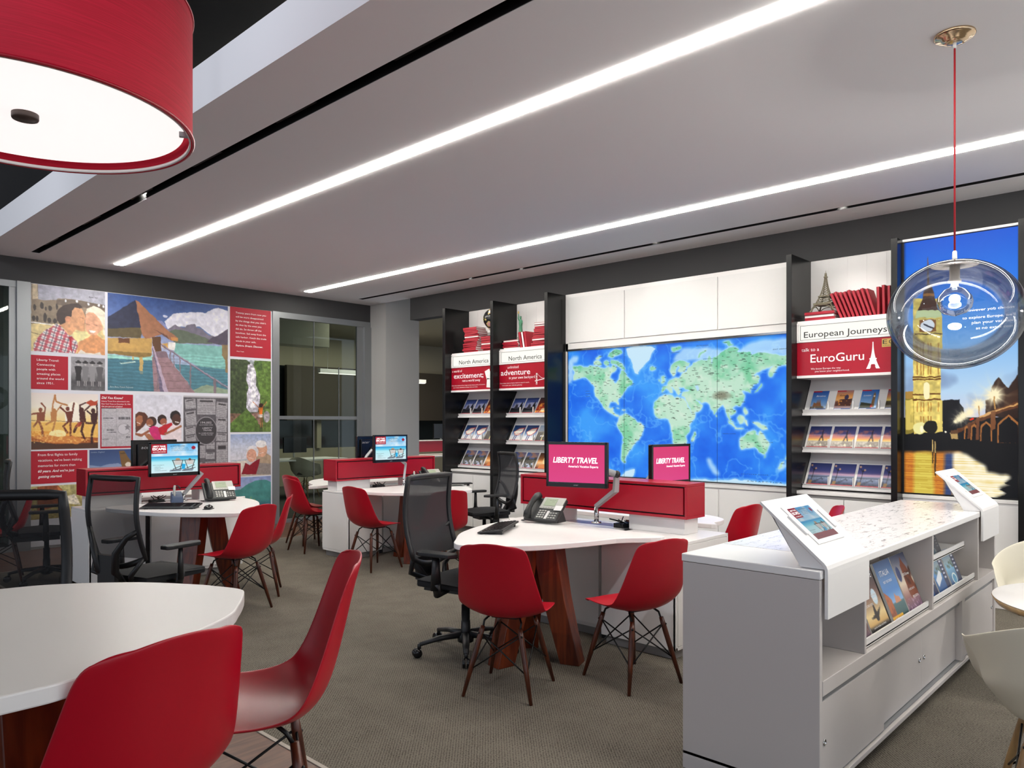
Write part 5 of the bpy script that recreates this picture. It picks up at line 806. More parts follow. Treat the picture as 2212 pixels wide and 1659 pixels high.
def cush(par): MB().lathe([(0.0, .43), (.16, .432), (.2, .45), (.22, .5)], n=28, cap=False).build('cushion', M['fab'], par)
cush(wc)
dup(wc, (4.95, .62, 0), R(195), 'cream shell armchair with dark lining beyond the round white table')
dup(wc, (7.9, 12.9, 0), R(25), 'cream shell armchair inside the dark office behind the glass')
t = thing('round_table', 'round white table with a wooden edge at the right photo edge', 'table', (3.74, .25, 0))
MB().lathe([(.0, .738), (.44, .738), (.448, .74), (.448, .741), (.0, .741)], n=64, cap=False).build('laminate', M['white'], t); MB().lathe([(.0, .712), (.435, .712), (.45, .737), (.0, .738)], n=64, cap=False).build('top', wood('ply_edge', '8a6a44', 'a58a60'), t)
MB().lathe([(.03, .02), (.03, .712)], n=20).lathe([(.25, 0), (.25, .012), (.05, .03), (.03, .05)], n=32).build('pedestal', M['alu'], t)
# office chairs, forward = +x
def office_chair(label, loc, rz, lift=0, dense=False):
    t = thing('office_chair', label, 'office chair', loc, rz, 'black office chairs'); Z = lift
    def back(u, v):                                   # u -1..1 across, v 0..1 up
        z = .60 + .50 * v + Z; x = -.235 - .03 * v - .045 * math.sin(v * math.pi) + .05 * (1 - abs(u) ** 2) * -.6; hw_ = .25 - .028 * v - .02 * (1 - v) ** 2
        return Vector((x - .015 * v * v, u * hw_, z))
    loop = [back(-1, i / 10) for i in range(11)] + [back(-1 + .2 * i, 1) for i in range(1, 10)] + [back(1, 1 - i / 10) for i in range(11)] + [back(1 - .2 * i, 0) + Vector((0, 0, -.06 * math.sin(math.pi * i / 10))) for i in range(1, 10)]
    fr = MB().tube(loop, .0145, 8, True, 1.3).build('back_frame', M['bk'], t)
    MB().grid(lambda a, c: tuple(back(a * 1.96 - .98, c)), 14, 14).build('back_mesh', M['mesh2' if dense else 'mesh'], t)
    yk = MB(); lo = Vector((-.25, 0, .42 + Z)); J = lambda s_: Vector((-.335, s_ * .06, .64 + Z))
    for s_ in (-1, 1):
        yk.tube([lo + Vector((0, s_ * .05, 0)), Vector((-.33, s_ * .075, .52 + Z)), Vector((-.345, s_ * .10, .64 + Z)), Vector((-.32, s_ * .17, .74 + Z)), back(s_ * .99, .36)], [.022, .024, .022, .018, .014], 8)
        yk.tube([lo + Vector((.02, s_ * .09, .03)), Vector((-.30, s_ * .18, .50 + Z)), back(s_ * .99, .02)], [.018, .016, .014], 8)
    yk.box((-.34, -.08, .44 + Z), (-.31, .08, .62 + Z)); yk.build('back_support', M['bk'], t)
    MB().grid(lambda a, c: (-.22 + .47 * a, (c * 2 - 1) * (.235 - .03 * abs(a - .5) ** 2), .475 + Z + .03 * math.sin(math.pi * c) ** .6 * math.sin(math.pi * min(1, max(0, a))) ** .5 - .02 * a * a), 12, 12).box((-.22, -.22, .43 + Z), (.24, .22, .476 + Z)).build('seat', M['fab'], t, .012)
    MB().box((-.26, -.09, .38 + Z), (.1, .09, .43 + Z)).tube([(.02, .1, .40 + Z), (.02, .27, .40 + Z)], .012, 8).tube([(-.22, 0, .40 + Z), (-.27, 0, .44 + Z)], .04, 8).build('mechanism', M['bk'], t)
    for s_ in (-1, 1):
        b = MB().tube([(-.02, s_ * .18, .42 + Z), (-.02, s_ * .27, .41 + Z), (-.02, s_ * .285, .48 + Z)], [.025, .028, .03], 10, flat=.7).tube([(-.02, s_ * .285, .44 + Z), (-.02, s_ * .285, .645 + Z)], [.034, .022], 10, flat=.6)
        ar = b.build('arm', M['bk'], t)
        MB().prism([(-.15, s_ * .285 - .03), (-.12, s_ * .285 - .045), (.10, s_ * .285 - .045), (.14, s_ * .285), (.10, s_ * .285 + .045), (-.12, s_ * .285 + .045), (-.15, s_ * .285 + .03)], .645 + Z, .67 + Z).build('arm_pad', M['bk'], ar, .006)
    MB().lathe([(.03, .06), (.03, .2), (.027, .2), (.027, .3 + Z), (.02, .3 + Z), (.02, .40 + Z)], n=18).build('column', M['bk'], t)
    MB().lathe([(.05, .07), (.055, .11), (.04, .13)], n=18).build('hub', M['bk'], t)
    for k in range(5):
        a = 2 * math.pi * k / 5 + .3; c, s_ = math.cos(a), math.sin(a)
        MB().tube([(.03 * c, .03 * s_, .115), (.18 * c, .18 * s_, .105), (.30 * c, .30 * s_, .08)], [.028, .022, .016], 8, flat=.8).tube([(.30 * c, .30 * s_, .085), (.30 * c, .30 * s_, .055)], .012, 8).build('base_arm', M['bk'], t)
        w_ = MB()
        for e in (-.012, .012): w_.lathe([(.001, -.009), (.027, -.009), (.029, 0), (.027, .009), (.001, .009)], n=16)
        n2 = len(w_.v) // 2; off = Vector((.315 * c, .315 * s_, .0295)); ax = Vector((-s_, c, 0))
        for i, v in enumerate(w_.v): e = -.013 if i < n2 else .013; w_.v[i] = tuple(off + ax * (v[2] + e) + Vector((c, s_, 0)) * v[0] + Vector((0, 0, v[1])))
        w_.build('caster', M['bk2'], t)
    return t
oc = office_chair('black office chair side-on at the central desk, its five-star base in view', (3.27, 3.47, 0), R(-78), 0, True)
oa = office_chair('black mesh office chair with its back to us at the left desk', (2.02, 5.17, 0), R(17))
dup(oc, (5.92, 5.98, 0), R(160), 'black office chair facing left at the back desk, before the brochure racks')
dup(oa, (2.12, 7.85, 0), R(-12), 'black office chair behind the end of the left desk, before the mural')
office_chair('high black mesh office chair at the far left edge behind the high table', (.50, 2.80, 0), R(-122), .10)
dup(oa, (6.7, 12.6, 0), R(60), 'black office chair in the dark office, nearer of the two behind the glass'); dup(oa, (8.6, 12.2, 0), R(120), 'black office chair in the dark office, farther of the two behind the glass')
# dark office desks
for i, (x, y, lb) in enumerate(((6.6, 13.2, 'white desk with monitor inside the dark office, behind the glass'), (9.9, 12.6, 'white desk with a red box in the dark office, seen through the gap'))):
    t = thing('office_desk', lb, 'desk', (x, y, 0)); bx('desktop', (0, -.4, .71), (2.2, .4, .74), M['white'], t)
    for q in (0.02, 2.13): bx('leg', (q, -.38, 0), (q + .05, .38, .71), M['white2'], t)
    if i: bx('red_box', (.2, -.1, .817), (2.0, .1, 1.047), M['red'], t); bx('box_top', (.18, -.12, 1.047), (2.02, .12, 1.065), M['white'], t); MB().box((.3, -.06, .74), (.5, .06, .817)).box((1.6, -.06, .74), (1.8, .06, .817)).build('box_post', M['alu'], t)
    bx('monitor', (1.0, -.02, 1.1 if i else .86), (1.5, .02, 1.42 if i else 1.16), M['bk2'], t); MB().tube([(1.25, .03, .74 if not i else 1.06), (1.25, .05, 1.0 if not i else 1.25)], .02, 8).build('monitor_arm', M['alu'], t)
# ------------------------------------------------------------------ display counter in the right foreground
X0, X1, Y0, Y1 = 2.80, 5.80, 1.07, 1.65
def marble():
    m = M['marble']; nt = m.node_tree; b = nt.nodes['Principled BSDF']; L = nt.links.new; tc = nt.nodes.new('ShaderNodeTexCoord'); mp = nt.nodes.new('ShaderNodeMapping'); mp.inputs['Scale'].default_value = (4, 14, 1); L(tc.outputs['Object'], mp.inputs[0])
    n = nt.nodes.new('ShaderNodeTexNoise'); n.inputs['Scale'].default_value = 3; n.inputs['Detail'].default_value = 8; n.inputs['Roughness'].default_value = .75; n.inputs['Distortion'].default_value = .8; L(mp.outputs[0], n.inputs['Vector'])
    r = nt.nodes.new('ShaderNodeValToRGB'); e = r.color_ramp.elements; e[0].position = .36; e[0].color = lin('8f8e90') + (1,); e[1].position = .46; e[1].color = lin('ebe9ea') + (1,); L(n.outputs['Fac'], r.inputs[0]); L(r.outputs[0], b.inputs['Base Color'])
marble()
t = thing('display_counter', 'long white display counter with brochure bays and sliding doors', 'counter', (0, 0, 0))
MB().box((X0, Y0, .868), (X1, Y1, .9)).build('worktop', M['white'], t, .004); MB().box((X0 + .35, Y0 + .012, .8995), (X1 - .012, Y1 - .012, .9012)).build('stone_inlay', M['marble'], t)
bx('end_panel', (X0 + .004, Y0 + .004, .06), (X0 + .03, Y1 - .004, .866), M['counter'], t); bx('end_panel', (X1 - .03, Y0 + .004, .06), (X1 - .004, Y1 - .004, .866), M['counter'], t)
bx('back_panel', (X0 + .03, Y1 - .03, .06), (X1 - .03, Y1 - .006, .866), M['counter'], t)
bx('base', (X0 + .004, Y0 + .003, .055), (X1 - .004, Y1 - .004, .075), M['counter'], t); bx('skirt', (X0 + .003, Y0 + .004, .0), (X0 + .03, Y1 - .004, .0575), M['counter'], t)
bx('ledge', (X0 + .03, Y0 + .002, .43), (X1 - .03, Y1 - .05, .487), M['counter'], t)
for x in (3.285, 4.30, 5.30): bx('divider', (x, Y0 + .003, .487), (x + .022, Y1 - .05, .867), M['counter'], t)
bx('bay_back', (X0 + .03, 1.33, .487), (X1 - .03, 1.345, .867), M['counter'], t)
MB().box((X0 + .03, Y0 + .02, .40), (X1 - .03, Y0 + .06, .428)).box((X0 + .03, Y0 + .02, .076), (X1 - .03, Y0 + .06, .082)).build('track', M['alu'], t)
for i, (x0, x1, y, lk) in enumerate(((2.832, 3.573, 1.085, 2.875), (3.56, 4.236, 1.108, 4.195), (4.236, 4.915, 1.108, 4.275), (5.0, 5.768, 1.085, 5.73))):
    d = bx('sliding_door', (x0, y, .084), (x1, y + .016, .40), M['counter'], t)
    MB().lathe([(.013, 0), (.013, .004), (.009, .005), (.0085, .001), (.0, .001)], n=18).build('lock', M['chrome'], d).matrix_local = Matrix.Translation((lk, y, .245)) @ Matrix.Rotation(R(90), 4, 'X')
bx('door_post', (4.92, 1.074, .08), (4.985, 1.12, .43), M['counter'], t)
bx('interior', (X0 + .03, 1.13, .076), (X1 - .03, 1.145, .43), M['seam'], t, 0)
for x in (3.3, 4.3, 5.25): bx('foot', (x, 1.16, 0), (x + .16, 1.5, .056), M['mahog'], t)
for x0, x1, zs in ((3.307, 4.30, (.487,)), (4.322, 5.30, (.487, .675))):
    for z in zs:
        y = 1.09 if z < .5 else 1.145
        MB().box((x0 + .004, y, z + .012), (x1 - .004, y + .008, z + .044)).box((x0 + .004, y, z + .008), (x1 - .004, 1.33, z + .018)).build('brochure_lip', M['white'], t)
def cover2(kind):
    p = Pt(46, 58, '203050'); n1 = p.n(8, 5)
    if kind == 'guide':
        p.grad([(0, '5a2018'), (.12, '2a2024'), (.3, '4a2a2c'), (.5, '8a6a58'), (.72, 'e0c890'), (.85, 'c8a060'), (.9, '1c1a1c'), (1, '1a181a')]); p.fill(p.pm([480, 560, 520, 560, 560, 700, 820, 640, 600, 770, 560, 830, 470, 830, 430, 780, 200, 760, 420, 720]), '241c1c'); p.fill(p.em(700, 480, 130, 120), 'c8dce8'); p.fill((p.Y < 90), 'a02018')
    elif kind == 'canal':
        p.grad([(0, '2a4a78'), (.3, '5a84b8'), (.5, '4a80c0'), (.7, '8ab0d8'), (.72, '4a6a70'), (1, '2a4a4c')]); p.fill(p.pm([0, 480, 180, 560, 300, 640, 300, 1000, 0, 1000]), 'a8603c'); p.fill(p.pm([480, 720, 520, 620, 560, 560, 620, 620, 760, 640, 820, 720]), 'c88a6a'); p.mix('7a4030', np.clip((n1 - .5) * 5, 0, 1) * (p.Y > 600) * (p.X < 330)); p.fill((p.Y > 900) & (p.X < 640), 'd8a838')
    elif kind == 'cathedral':
        p.grad([(0, '38405c'), (.25, '8a8890'), (.5, 'd8c8b0'), (.75, '8a6060'), (1, '5a4868')]); p.fill(p.pm([420, 700, 440, 420, 470, 200, 520, 180, 640, 60, 720, 180, 820, 260, 960, 620, 960, 760, 480, 800]), '7a4028'); p.mix('4a2418', np.clip((n1 - .5) * 5, 0, 1) * (p.X > 450) * (p.Y > 260) * (p.Y < 780)); p.fill(p.em(200, 330, 130, 130), '2c3c6c'); p.mix('b090a8', np.clip((p.n(20, 3) - .55) * 6, 0, 1) * (p.Y > 760))
    elif kind == 'rust':
        p.grad([(0, '6a3020'), (.5, '8a4828'), (.8, '5a3a34'), (1, '6a5a78')]); p.mix('c8a890', np.clip((p.n(16, 3) - .6) * 6, 0, 1))
    else:
        c = {'cruise_float': '3a78c0', 'cruise_ship': '4a80b8', 'cruise_pool': '7ab0d0', 'night_a': '1c3a68', 'night_b': '22406c'}[kind]
        p.grad([(0, '5a88b8'), (.3, '8a9aa0'), (.5, c), (1, '204070')]); p.mix('506050', np.clip((n1 - .5) * 5, 0, 1) * (p.Y > 250) * (p.Y < 520)); p.fill(p.X > 700, '1c2448'); p.fill((p.X > 780) & (p.X < 920) & (np.sin(p.Y * .06) > .2) & (p.Y < 700), 'c8ccd8'); p.fill((p.X < 230) & (p.Y < 170), 'b01828')
        if kind == 'cruise_float': p.fill(p.em(350, 800, 200, 90), 'e05020'); p.fill(p.em(350, 800, 120, 45), '3a78c0')
        if kind == 'cruise_ship': p.fill(p.pm([80, 620, 520, 420, 620, 480, 560, 640, 140, 800]), 'd8dce0')
        if kind in ('cruise_pool', 'night_b'): p.fill(p.em(420, 800, 190, 150), 'e0ece8'); p.fill(p.em(420, 800, 140, 110), '4a90b8')
        if kind.startswith('night'): p.mul(np.full((p.h, p.w), .45))
    return p.out()
def leaflet(kind, x, y, z, w, h, label, words_=()):
    t = thing('brochure', label, 'brochure', (x, y, z), 0, 'brochures in the display counter'); F = Face((0, 0, 0), (1, 0, 0), (0, .36, .933)); th = .012; b = MB()
    q = [F.p(a, b_, c) for c in (-th, 0) for a, b_ in ((0, 0), (w, 0), (w, h), (0, h))]
    b.add([tuple(v) for v in q], [(0, 3, 2, 1), (4, 5, 6, 7), (0, 1, 5, 4), (1, 2, 6, 5), (2, 3, 7, 6), (3, 0, 4, 7)]).build('pages', M['page'], t)
    cv = picture('cover', cover2(kind), F, w, h, M['paint'], t, .0006, 0, h)
    if words_: letters('cover_lettering', Face(F.p(0, 0, .0006), F.r, F.u), words_, M['txtw'], cv, .0006)
leaflet('rust', 3.32, 1.106, .507, .165, .28, 'rust-coloured brochure in the counter bay, partly behind the white apron')
leaflet('guide', 3.50, 1.106, .507, .25, .29, 'travel guide with an aeroplane silhouette in the counter bay', [('TRAVEL GUIDE', .02, .235, .21, .03), ('LONDON', .135, .155, .07, .012, .01), ('$985', .145, .135, .05, .012, .01), ('SECOND CITIES', .03, .12, .1, .010), ('Look for the Best in the World', .04, .025, .16, .008)])
leaflet('canal', 3.80, 1.106, .507, .235, .285, 'blue Italy brochure with a canal view in the counter bay', [('ITALIA', .04, .215, .13, .028), ('BEST SECONDS', .05, .18, .12, .012), ('YEAR', .03, .012, .05, .008)])
leaflet('cathedral', 4.05, 1.106, .507, .225, .285, 'brown cathedral brochure in the counter bay', [('2015 Europe', .09, .175, .1, .014), ('SACRED SEASON', .1, .10, .09, .01), ('SPECIAL EDITION', .12, .06, .085, .012, .01)])
leaflet('cruise_float', 4.345, 1.106, .507, .235, .21, 'blue cruise brochure with an orange float, lower row of the counter bay', [('2015', .18, .16, .04, .014)])
leaflet('cruise_ship', 4.60, 1.106, .507, .235, .21, 'blue cruise brochure with a white ship, lower row of the counter bay', [('2015', .18, .16, .04, .014)])
leaflet('cruise_pool', 4.86, 1.106, .507, .235, .21, 'pale blue cruise brochure with a round pool, lower row of the counter bay', [('2015', .18, .16, .04, .014)])
leaflet('night_a', 4.36, 1.16, .695, .235, .15, 'dark blue brochure in the upper row of the counter bay, left')
leaflet('night_b', 4.62, 1.16, .695, .235, .15, 'dark blue brochure with a round pool in the upper row of the counter bay')
# tablet stands on the counter
def beach_img(w_, h_, dark=1.0):
    p = Pt(w_, h_, '9ad0f0'); p.grad([(0, '58b0e8'), (.25, '8cc8f0'), (.42, 'b8e0f4'), (.44, '2a9cd8'), (.55, '6cd0ec'), (.62, 'b8ecf4'), (1, 'd8eef4')]); p.mix('ffffff', np.clip((p.n(5, 3) - .45) * 3, 0, 1) * (p.Y < 420) * .6)
    p.fill((p.X < 330) & (p.Y < 330), 'a80c24'); p.fill(p.em(900, 150, 45, 62), 'a02038')
    for cx in (560, 820):
        p.fill(p.pm([cx - 90, 560, cx + 90, 560, cx + 70, 740, cx - 60, 740]), 'd0ccc8'); p.fill(p.em(cx, 540 if cx < 700 else 560, 50 if cx < 700 else 30, 40), '6a4a3c' if cx > 700 else 'b89878')
        for a in ([cx - 110, 580, cx - 40, 880], [cx + 110, 580, cx + 50, 880], [cx - 100, 880, cx + 100, 760], [cx - 130, 930, cx + 120, 850], [cx - 120, 580, cx + 120, 580]): p.fill(p.lm(20, a), '3a2c28')
        p.fill(p.pm([cx - 160, 900, cx + 90, 880, cx + 60, 960, cx - 180, 960]), '4a5060', .6)
    p.fill(p.pm([650, 700, 730, 720, 710, 900, 640, 880]), '20a8e0')
    if dark != 1: p.mul(np.full((p.h, p.w), dark))
    return p.out()
ESC = lambda w, h: [('LIBERTY TRAVEL', w * .03, h * .90, w * .27, h * .05, .012, .2), ('ESCAPES', w * .025, h * .79, w * .28, h * .085, .02), ('VALUE & COMFORT & SAVINGS', w * .03, h * .715, w * .27, h * .03)]
ESD = lambda w, h: [('ALWAYS INCLUDED:', w * .40, h * .90, w * .32, h * .05, .01), ('up to $200 Sightseeing Credit', w * .42, h * .845, w * .36, h * .03), ('24/7 Vacation Experts Concierge', w * .42, h * .80, w * .38, h * .03), ('up to $200 Discount on your next vacation', w * .42, h * .755, w * .48, h * .03), ('NOW AVAILABLE IN:', w * .03, h * .26, w * .24, h * .028), ('- CANCUN', w * .05, h * .20, w * .14, h * .026), ('- RIVIERA MAYA', w * .05, h * .155, w * .2, h * .026), ('- JAMAICA', w * .05, h * .11, w * .14, h * .026), ('- DOMINICAN REPUBLIC', w * .05, h * .065, w * .28, h * .026)]
def kiosk(x, label, dim):
    t = thing('tablet_stand', label, 'tablet stand', (x, 0, 0), 0, 'tablet stands on the counter'); W = .45
    prof = [(1.052, .722), (1.052, .885)] + [(1.052 + .045 * (1 - math.cos(a)), .885 + .055 * math.sin(a)) for a in [i * R(50) / 6 for i in range(1, 7)]]
    prof = prof[:2] + [(1.053, .905), (1.058, .918), (1.066, .928), (1.078, .938)] + [(1.312, 1.139)]
    inn = [(1.318, 1.131)] + [(1.085, .931), (1.074, .921), (1.067, .912), (1.064, .902)] + [(1.064, .722)]
    pl = prof + inn; n = len(pl); vs = [(q, y, z) for q in (0, W) for y, z in pl]
    m_ = len(prof); fs = [(i, i + 1, n + i + 1, n + i) for i in range(n - 1)] + [(n - 1, 0, n, 2 * n - 1)]
    for i in range(m_ - 1): fs += [(i, n - 1 - i, n - 2 - i, i + 1)] if n - 2 - i > i + 0 else []
    for i in range(m_ - 1): fs += [(n + i, n + i + 1, 2 * n - 2 - i, 2 * n - 1 - i)]
    b = MB().add([tuple(v) for v in vs], fs); b.build('shell', M['white'], t)
    ck = [(1.07, .902), (1.16, .902), (1.27, 1.09), (1.29, 1.112), (1.07, .925)]; b = MB()
    for q in (.012, W - .024):
        vs = [(q + e, y, z) for e in (0, .012) for y, z in ck]; k = len(ck); b.add(vs, [tuple(range(k)), tuple(range(k, 2 * k))[::-1]] + [(i, (i + 1) % k, k + (i + 1) % k, k + i) for i in range(k)])
    b.add([(.012, 1.16, .902), (W - .012, 1.16, .902), (W - .012, 1.285, 1.105), (.012, 1.285, 1.105)], [(0, 1, 2, 3)]); b.build('support', M['white'], t)
    F = Face((0, 1.078, .938), (1, 0, 0), (0, .234, .201)); P = lambda a, c, e: tuple(F.p(a, c, e)); tb = MB()
    q = [P(a, c, e) for e in (.0, .004) for a, c in ((.10, .062), (.37, .062), (.37, .262), (.10, .262))]; tb.add(q, [(0, 1, 5, 4), (1, 2, 6, 5), (2, 3, 7, 6), (3, 0, 4, 7), (4, 5, 6, 7)]).build('tablet', M['white'], t, .001)
    img = beach_img(60, 46, .8); sc = picture('screen', img, F, .215, .165, M['screen'], t, .0046, .128, .247)
    F2 = Face(P(.128, .082, .0046), F.r, F.u); letters('screen_lettering', F2, ESC(.215, .165), M['txtw'], sc, .0006); letters('screen_text', F2, ESD(.215, .165), M['txtd'], sc, .0006)
    MB().add([P(0, 0, 0)], []).add([P(a, c, .0052) for a, c in ((.128, .082), (.343, .082), (.343, .11), (.128, .11))], [(0, 1, 2, 3)]).build('screen_band', mat('screen_red', '5a0c18', .4), sc)
    for a in (.078, .372):
        q = [P(x_, c, e) for e in (0, .010) for x_, c in ((a, .115), (a + .018, .115), (a + .018, .215), (a, .215))]; MB().add(q, [(0, 1, 5, 4), (1, 2, 6, 5), (2, 3, 7, 6), (3, 0, 4, 7), (4, 5, 6, 7)]).build('clip', M['white'], t, .003)
kiosk(2.825, 'white slanted tablet stand folded over the near end of the display counter', 1); kiosk(5.335, 'white slanted tablet stand folded over the far end of the display counter', 1)

# ------------------------------------------------------------------ monitors, phones, keyboards
def monitor(label, loc, rz, img, words_, arm, back=False, w=.44, h=.30):
    t = thing('monitor', label, 'monitor', loc, rz, 'desk monitors'); z0 = -h / 2
    MB().box((-w / 2, -.012, z0), (w / 2, .02, h / 2)).box((-w / 2 + .04, .02, z0 + .04), (w / 2 - .04, .045, h / 2 - .04)).build('housing', M['bk2'], t, .006)
    MB().box((-w / 2, -.017, z0), (w / 2, -.011, z0 + .032)).box((-w / 2, -.017, h / 2 - .018), (w / 2, -.011, h / 2)).box((-w / 2, -.017, z0), (-w / 2 + .018, -.011, h / 2)).box((w / 2 - .018, -.017, z0), (w / 2, -.011, h / 2)).build('bezel', M['bk2'], t, .002)
    F = Face((-w / 2 + .018, -.0125, z0 + .032), (1, 0, 0), (0, 0, 1)); sw, sh = w - .036, h - .05
    sc = picture('screen', img, F, sw, sh, M['screen'], t, .001, 0, sh)
    if words_:
        F2 = Face(F.p(0, 0, .001), F.r, F.u)
        for nm, it, m_ in words_(sw, sh): letters(nm, F2, it, m_, sc, .0008)
    letters('bezel_mark', Face((-w / 2, -.017, z0), (1, 0, 0), (0, 0, 1)), [('acer', w / 2, .012, .035, .009, .01, .2, 'c')], mat('bezel_grey', '9a9c9e', .4), t, .0008)
    letters('back_mark', Face((w / 2, .045, h / 2), (-1, 0, 0), (0, 0, 1)), [('acer', .07, -.085, .10, .03, 0, .2)], mat('bezel_grey', '9a9c9e', .4), t, .0008) if not back else letters('back_mark', Face((w / 2, .045, h / 2), (-1, 0, 0), (0, 0, 1)), [('acer', .05, -.085, .11, .03, .0, .2)], mat('bezel_grey', '9a9c9e', .4), t, .0008)
    Ri = Matrix.Rotation(-rz, 3, 'Z'); pts = [Ri @ (Vector(p) - Vector(loc)) for p in arm]
    ar = MB().tube([Vector((0, .045, 0)), Vector((0, .075, 0)), pts[-1]], .022, 10).tube(pts[-3:], [.024, .028, .024], 4, flat=.7).build('arm', M['steel'], t)
    MB().tube(pts[:2], .017, 12).tube([pts[0], pts[0] + Vector((0, 0, .012))], .035, 14).build('arm_post', M['chrome'], ar); MB().ball(tuple(pts[-1]), .026, 12, 8).build('arm_joint', M['bk'], ar)
def pinkimg():
    p = Pt(8, 6, 'd8387c'); p.grad([(0, 'd8366f'), (1, 'dd4486')]); return p.out()
PW = lambda w, h: [('screen_lettering', [('LIBERTY TRAVEL', w * .08, h * .52, w * .80, h * .15, .02, .22), ("America's Vacation Experts", w * .89, h * .40, w * .53, h * .06, .004, 0, 'r')], mat('screen_white', 'ffffff', .5, emit='ffffff', es=1))]
EW = lambda w, h: [('screen_lettering', ESC(w, h), mat('screen_white', 'ffffff', .5, emit='ffffff', es=1)), ('screen_text', ESD(w, h), M['txtd'])]
bi = beach_img(110, 80)
def facing(deg): return R(deg + 90)
monitor('black monitor with pink screen in front of the central red storage box', (3.94, 3.106, 1.17), facing(194), pinkimg(), PW, [(4.28, 3.20, .74), (4.28, 3.20, .86), (4.23, 3.0, .985), (4.20, 2.97, 1.10)])
monitor('black monitor with pink screen standing behind the central red storage box', (4.86, 2.96, 1.14), facing(262), pinkimg(), PW, [(4.75, 3.2, .74), (4.75, 3.2, .9), (4.78, 3.12, 1.0), (4.84, 3.06, 1.12)])
monitor('black monitor showing a beach advert on the left desk', (2.80, 6.70, 1.13), facing(270), bi, EW, [(2.93, 6.82, .74), (2.93, 6.82, .80), (3.1, 6.83, .98), (2.93, 6.80, 1.1)])
monitor('black monitor seen from behind, beyond the left red storage box', (2.99, 7.62, 1.13), facing(95), pinkimg(), None, [(2.8, 7.5, .74), (2.8, 7.5, .9), (2.88, 7.5, 1.02), (3.0, 7.53, 1.12)])
monitor('black monitor showing a beach advert on the back desk', (5.09, 6.60, 1.165), facing(268), bi, EW, [(5.36, 6.70, .74), (5.36, 6.70, .81), (5.40, 6.72, .98), (5.2, 6.7, 1.1)])
monitor('black monitor seen from behind, beyond the back red storage box', (5.38, 7.34, 1.14), facing(92), pinkimg(), None, [(5.15, 7.5, .74), (5.15, 7.5, .85), (5.25, 7.30, 1.02), (5.36, 7.28, 1.14)], True)
def phone(label, loc, rz):
    t = thing('desk_phone', label, 'telephone', loc, rz, 'desk phones'); a = R(40); c, s_ = math.cos(a), math.sin(a)
    F = Face((-.135, -.09, .03), (1, 0, 0), (0, c, s_)); P = lambda x, y, e: tuple(F.p(x, y, e))
    def slab(x0, x1, y0, y1, e0, e1): q = [P(x, y, e) for e in (e0, e1) for x, y in ((x0, y0), (x1, y0), (x1, y1), (x0, y1))]; return q, [(0, 3, 2, 1), (4, 5, 6, 7), (0, 1, 5, 4), (1, 2, 6, 5), (2, 3, 7, 6), (3, 0, 4, 7)]
    MB().add(*slab(0, .27, 0, .21, -.028, 0)).add([(-.1, .0, 0), (.1, .0, 0), (.1, .12, 0), (-.1, .12, 0), (-.1, .02, .06), (.1, .02, .06), (.1, .06, .11), (-.1, .06, .11)], [(0, 3, 2, 1), (4, 5, 6, 7), (0, 1, 5, 4), (1, 2, 6, 5), (2, 3, 7, 6), (3, 0, 4, 7)]).build('body', mat('phone_grey', '2c2d2e', .4), t, .006)
    MB().add(*slab(.085, .265, .105, .215, 0, .006)).build('display_frame', M['silver'], t, .003); d = MB().add(*slab(.11, .205, .13, .20, .006, .008)).build('display', M['lcd'], t)
    letters('display_text', Face(P(.11, .13, .008), F.r, F.u), [('1:42p 09/17/14', .03, .05, .055, .006), ('3125', .06, .036, .02, .005)], M['txtd'], d, .0006)
    k = MB()
    for i in range(3):
        for j in range(4): k.add(*slab(.10 + .022 * i, .114 + .022 * i, .018 + .02 * j, .029 + .02 * j, 0, .004))
    for i in range(3):
        for j in range(3): k.add(*slab(.195 + .022 * i, .209 + .022 * i, .018 + .022 * j, .027 + .022 * j, 0, .004))
    for i in range(4): k.add(*slab(.115 + .022 * i, .128 + .022 * i, .113, .119, .006, .009))
    k.build('keypad', M['silver'], t); MB().add(*slab(.168, .188, .01, .085, .0005, .003)).add(*slab(.215, .275, .09, .135, .006, .009)).build('label_card', M['page'], t)
    hs = [P(.042, y, e) for y, e in ((-.005, .018), (.02, .034), (.06, .048), (.105, .052), (.15, .048), (.19, .034), (.215, .018))]; MB().tube(hs, [.026, .028, .020, .019, .020, .028, .026], 12, flat=.85).build('handset', M['bk'], t)
    cd_ = [(-.15 - .012 * math.cos(i * .9), -.075 + .004 * i * .3 + .012 * math.sin(i * .9), .012 + .001 * math.sin(i)) for i in range(24)]; MB().tube(cd_ + [(-.11, -.08, .02)], .003, 6).build('cord', M['cable'], t)
phone('grey desk phone on the central desk beside the keyboard', (4.07, 3.49, .74), R(-90) + R(8)); phone('grey desk phone on the left desk before the mural', (3.17, 6.63, .74), R(-14)); phone('grey desk phone on the back desk by the pillar', (5.66, 6.56, .74), R(-8))
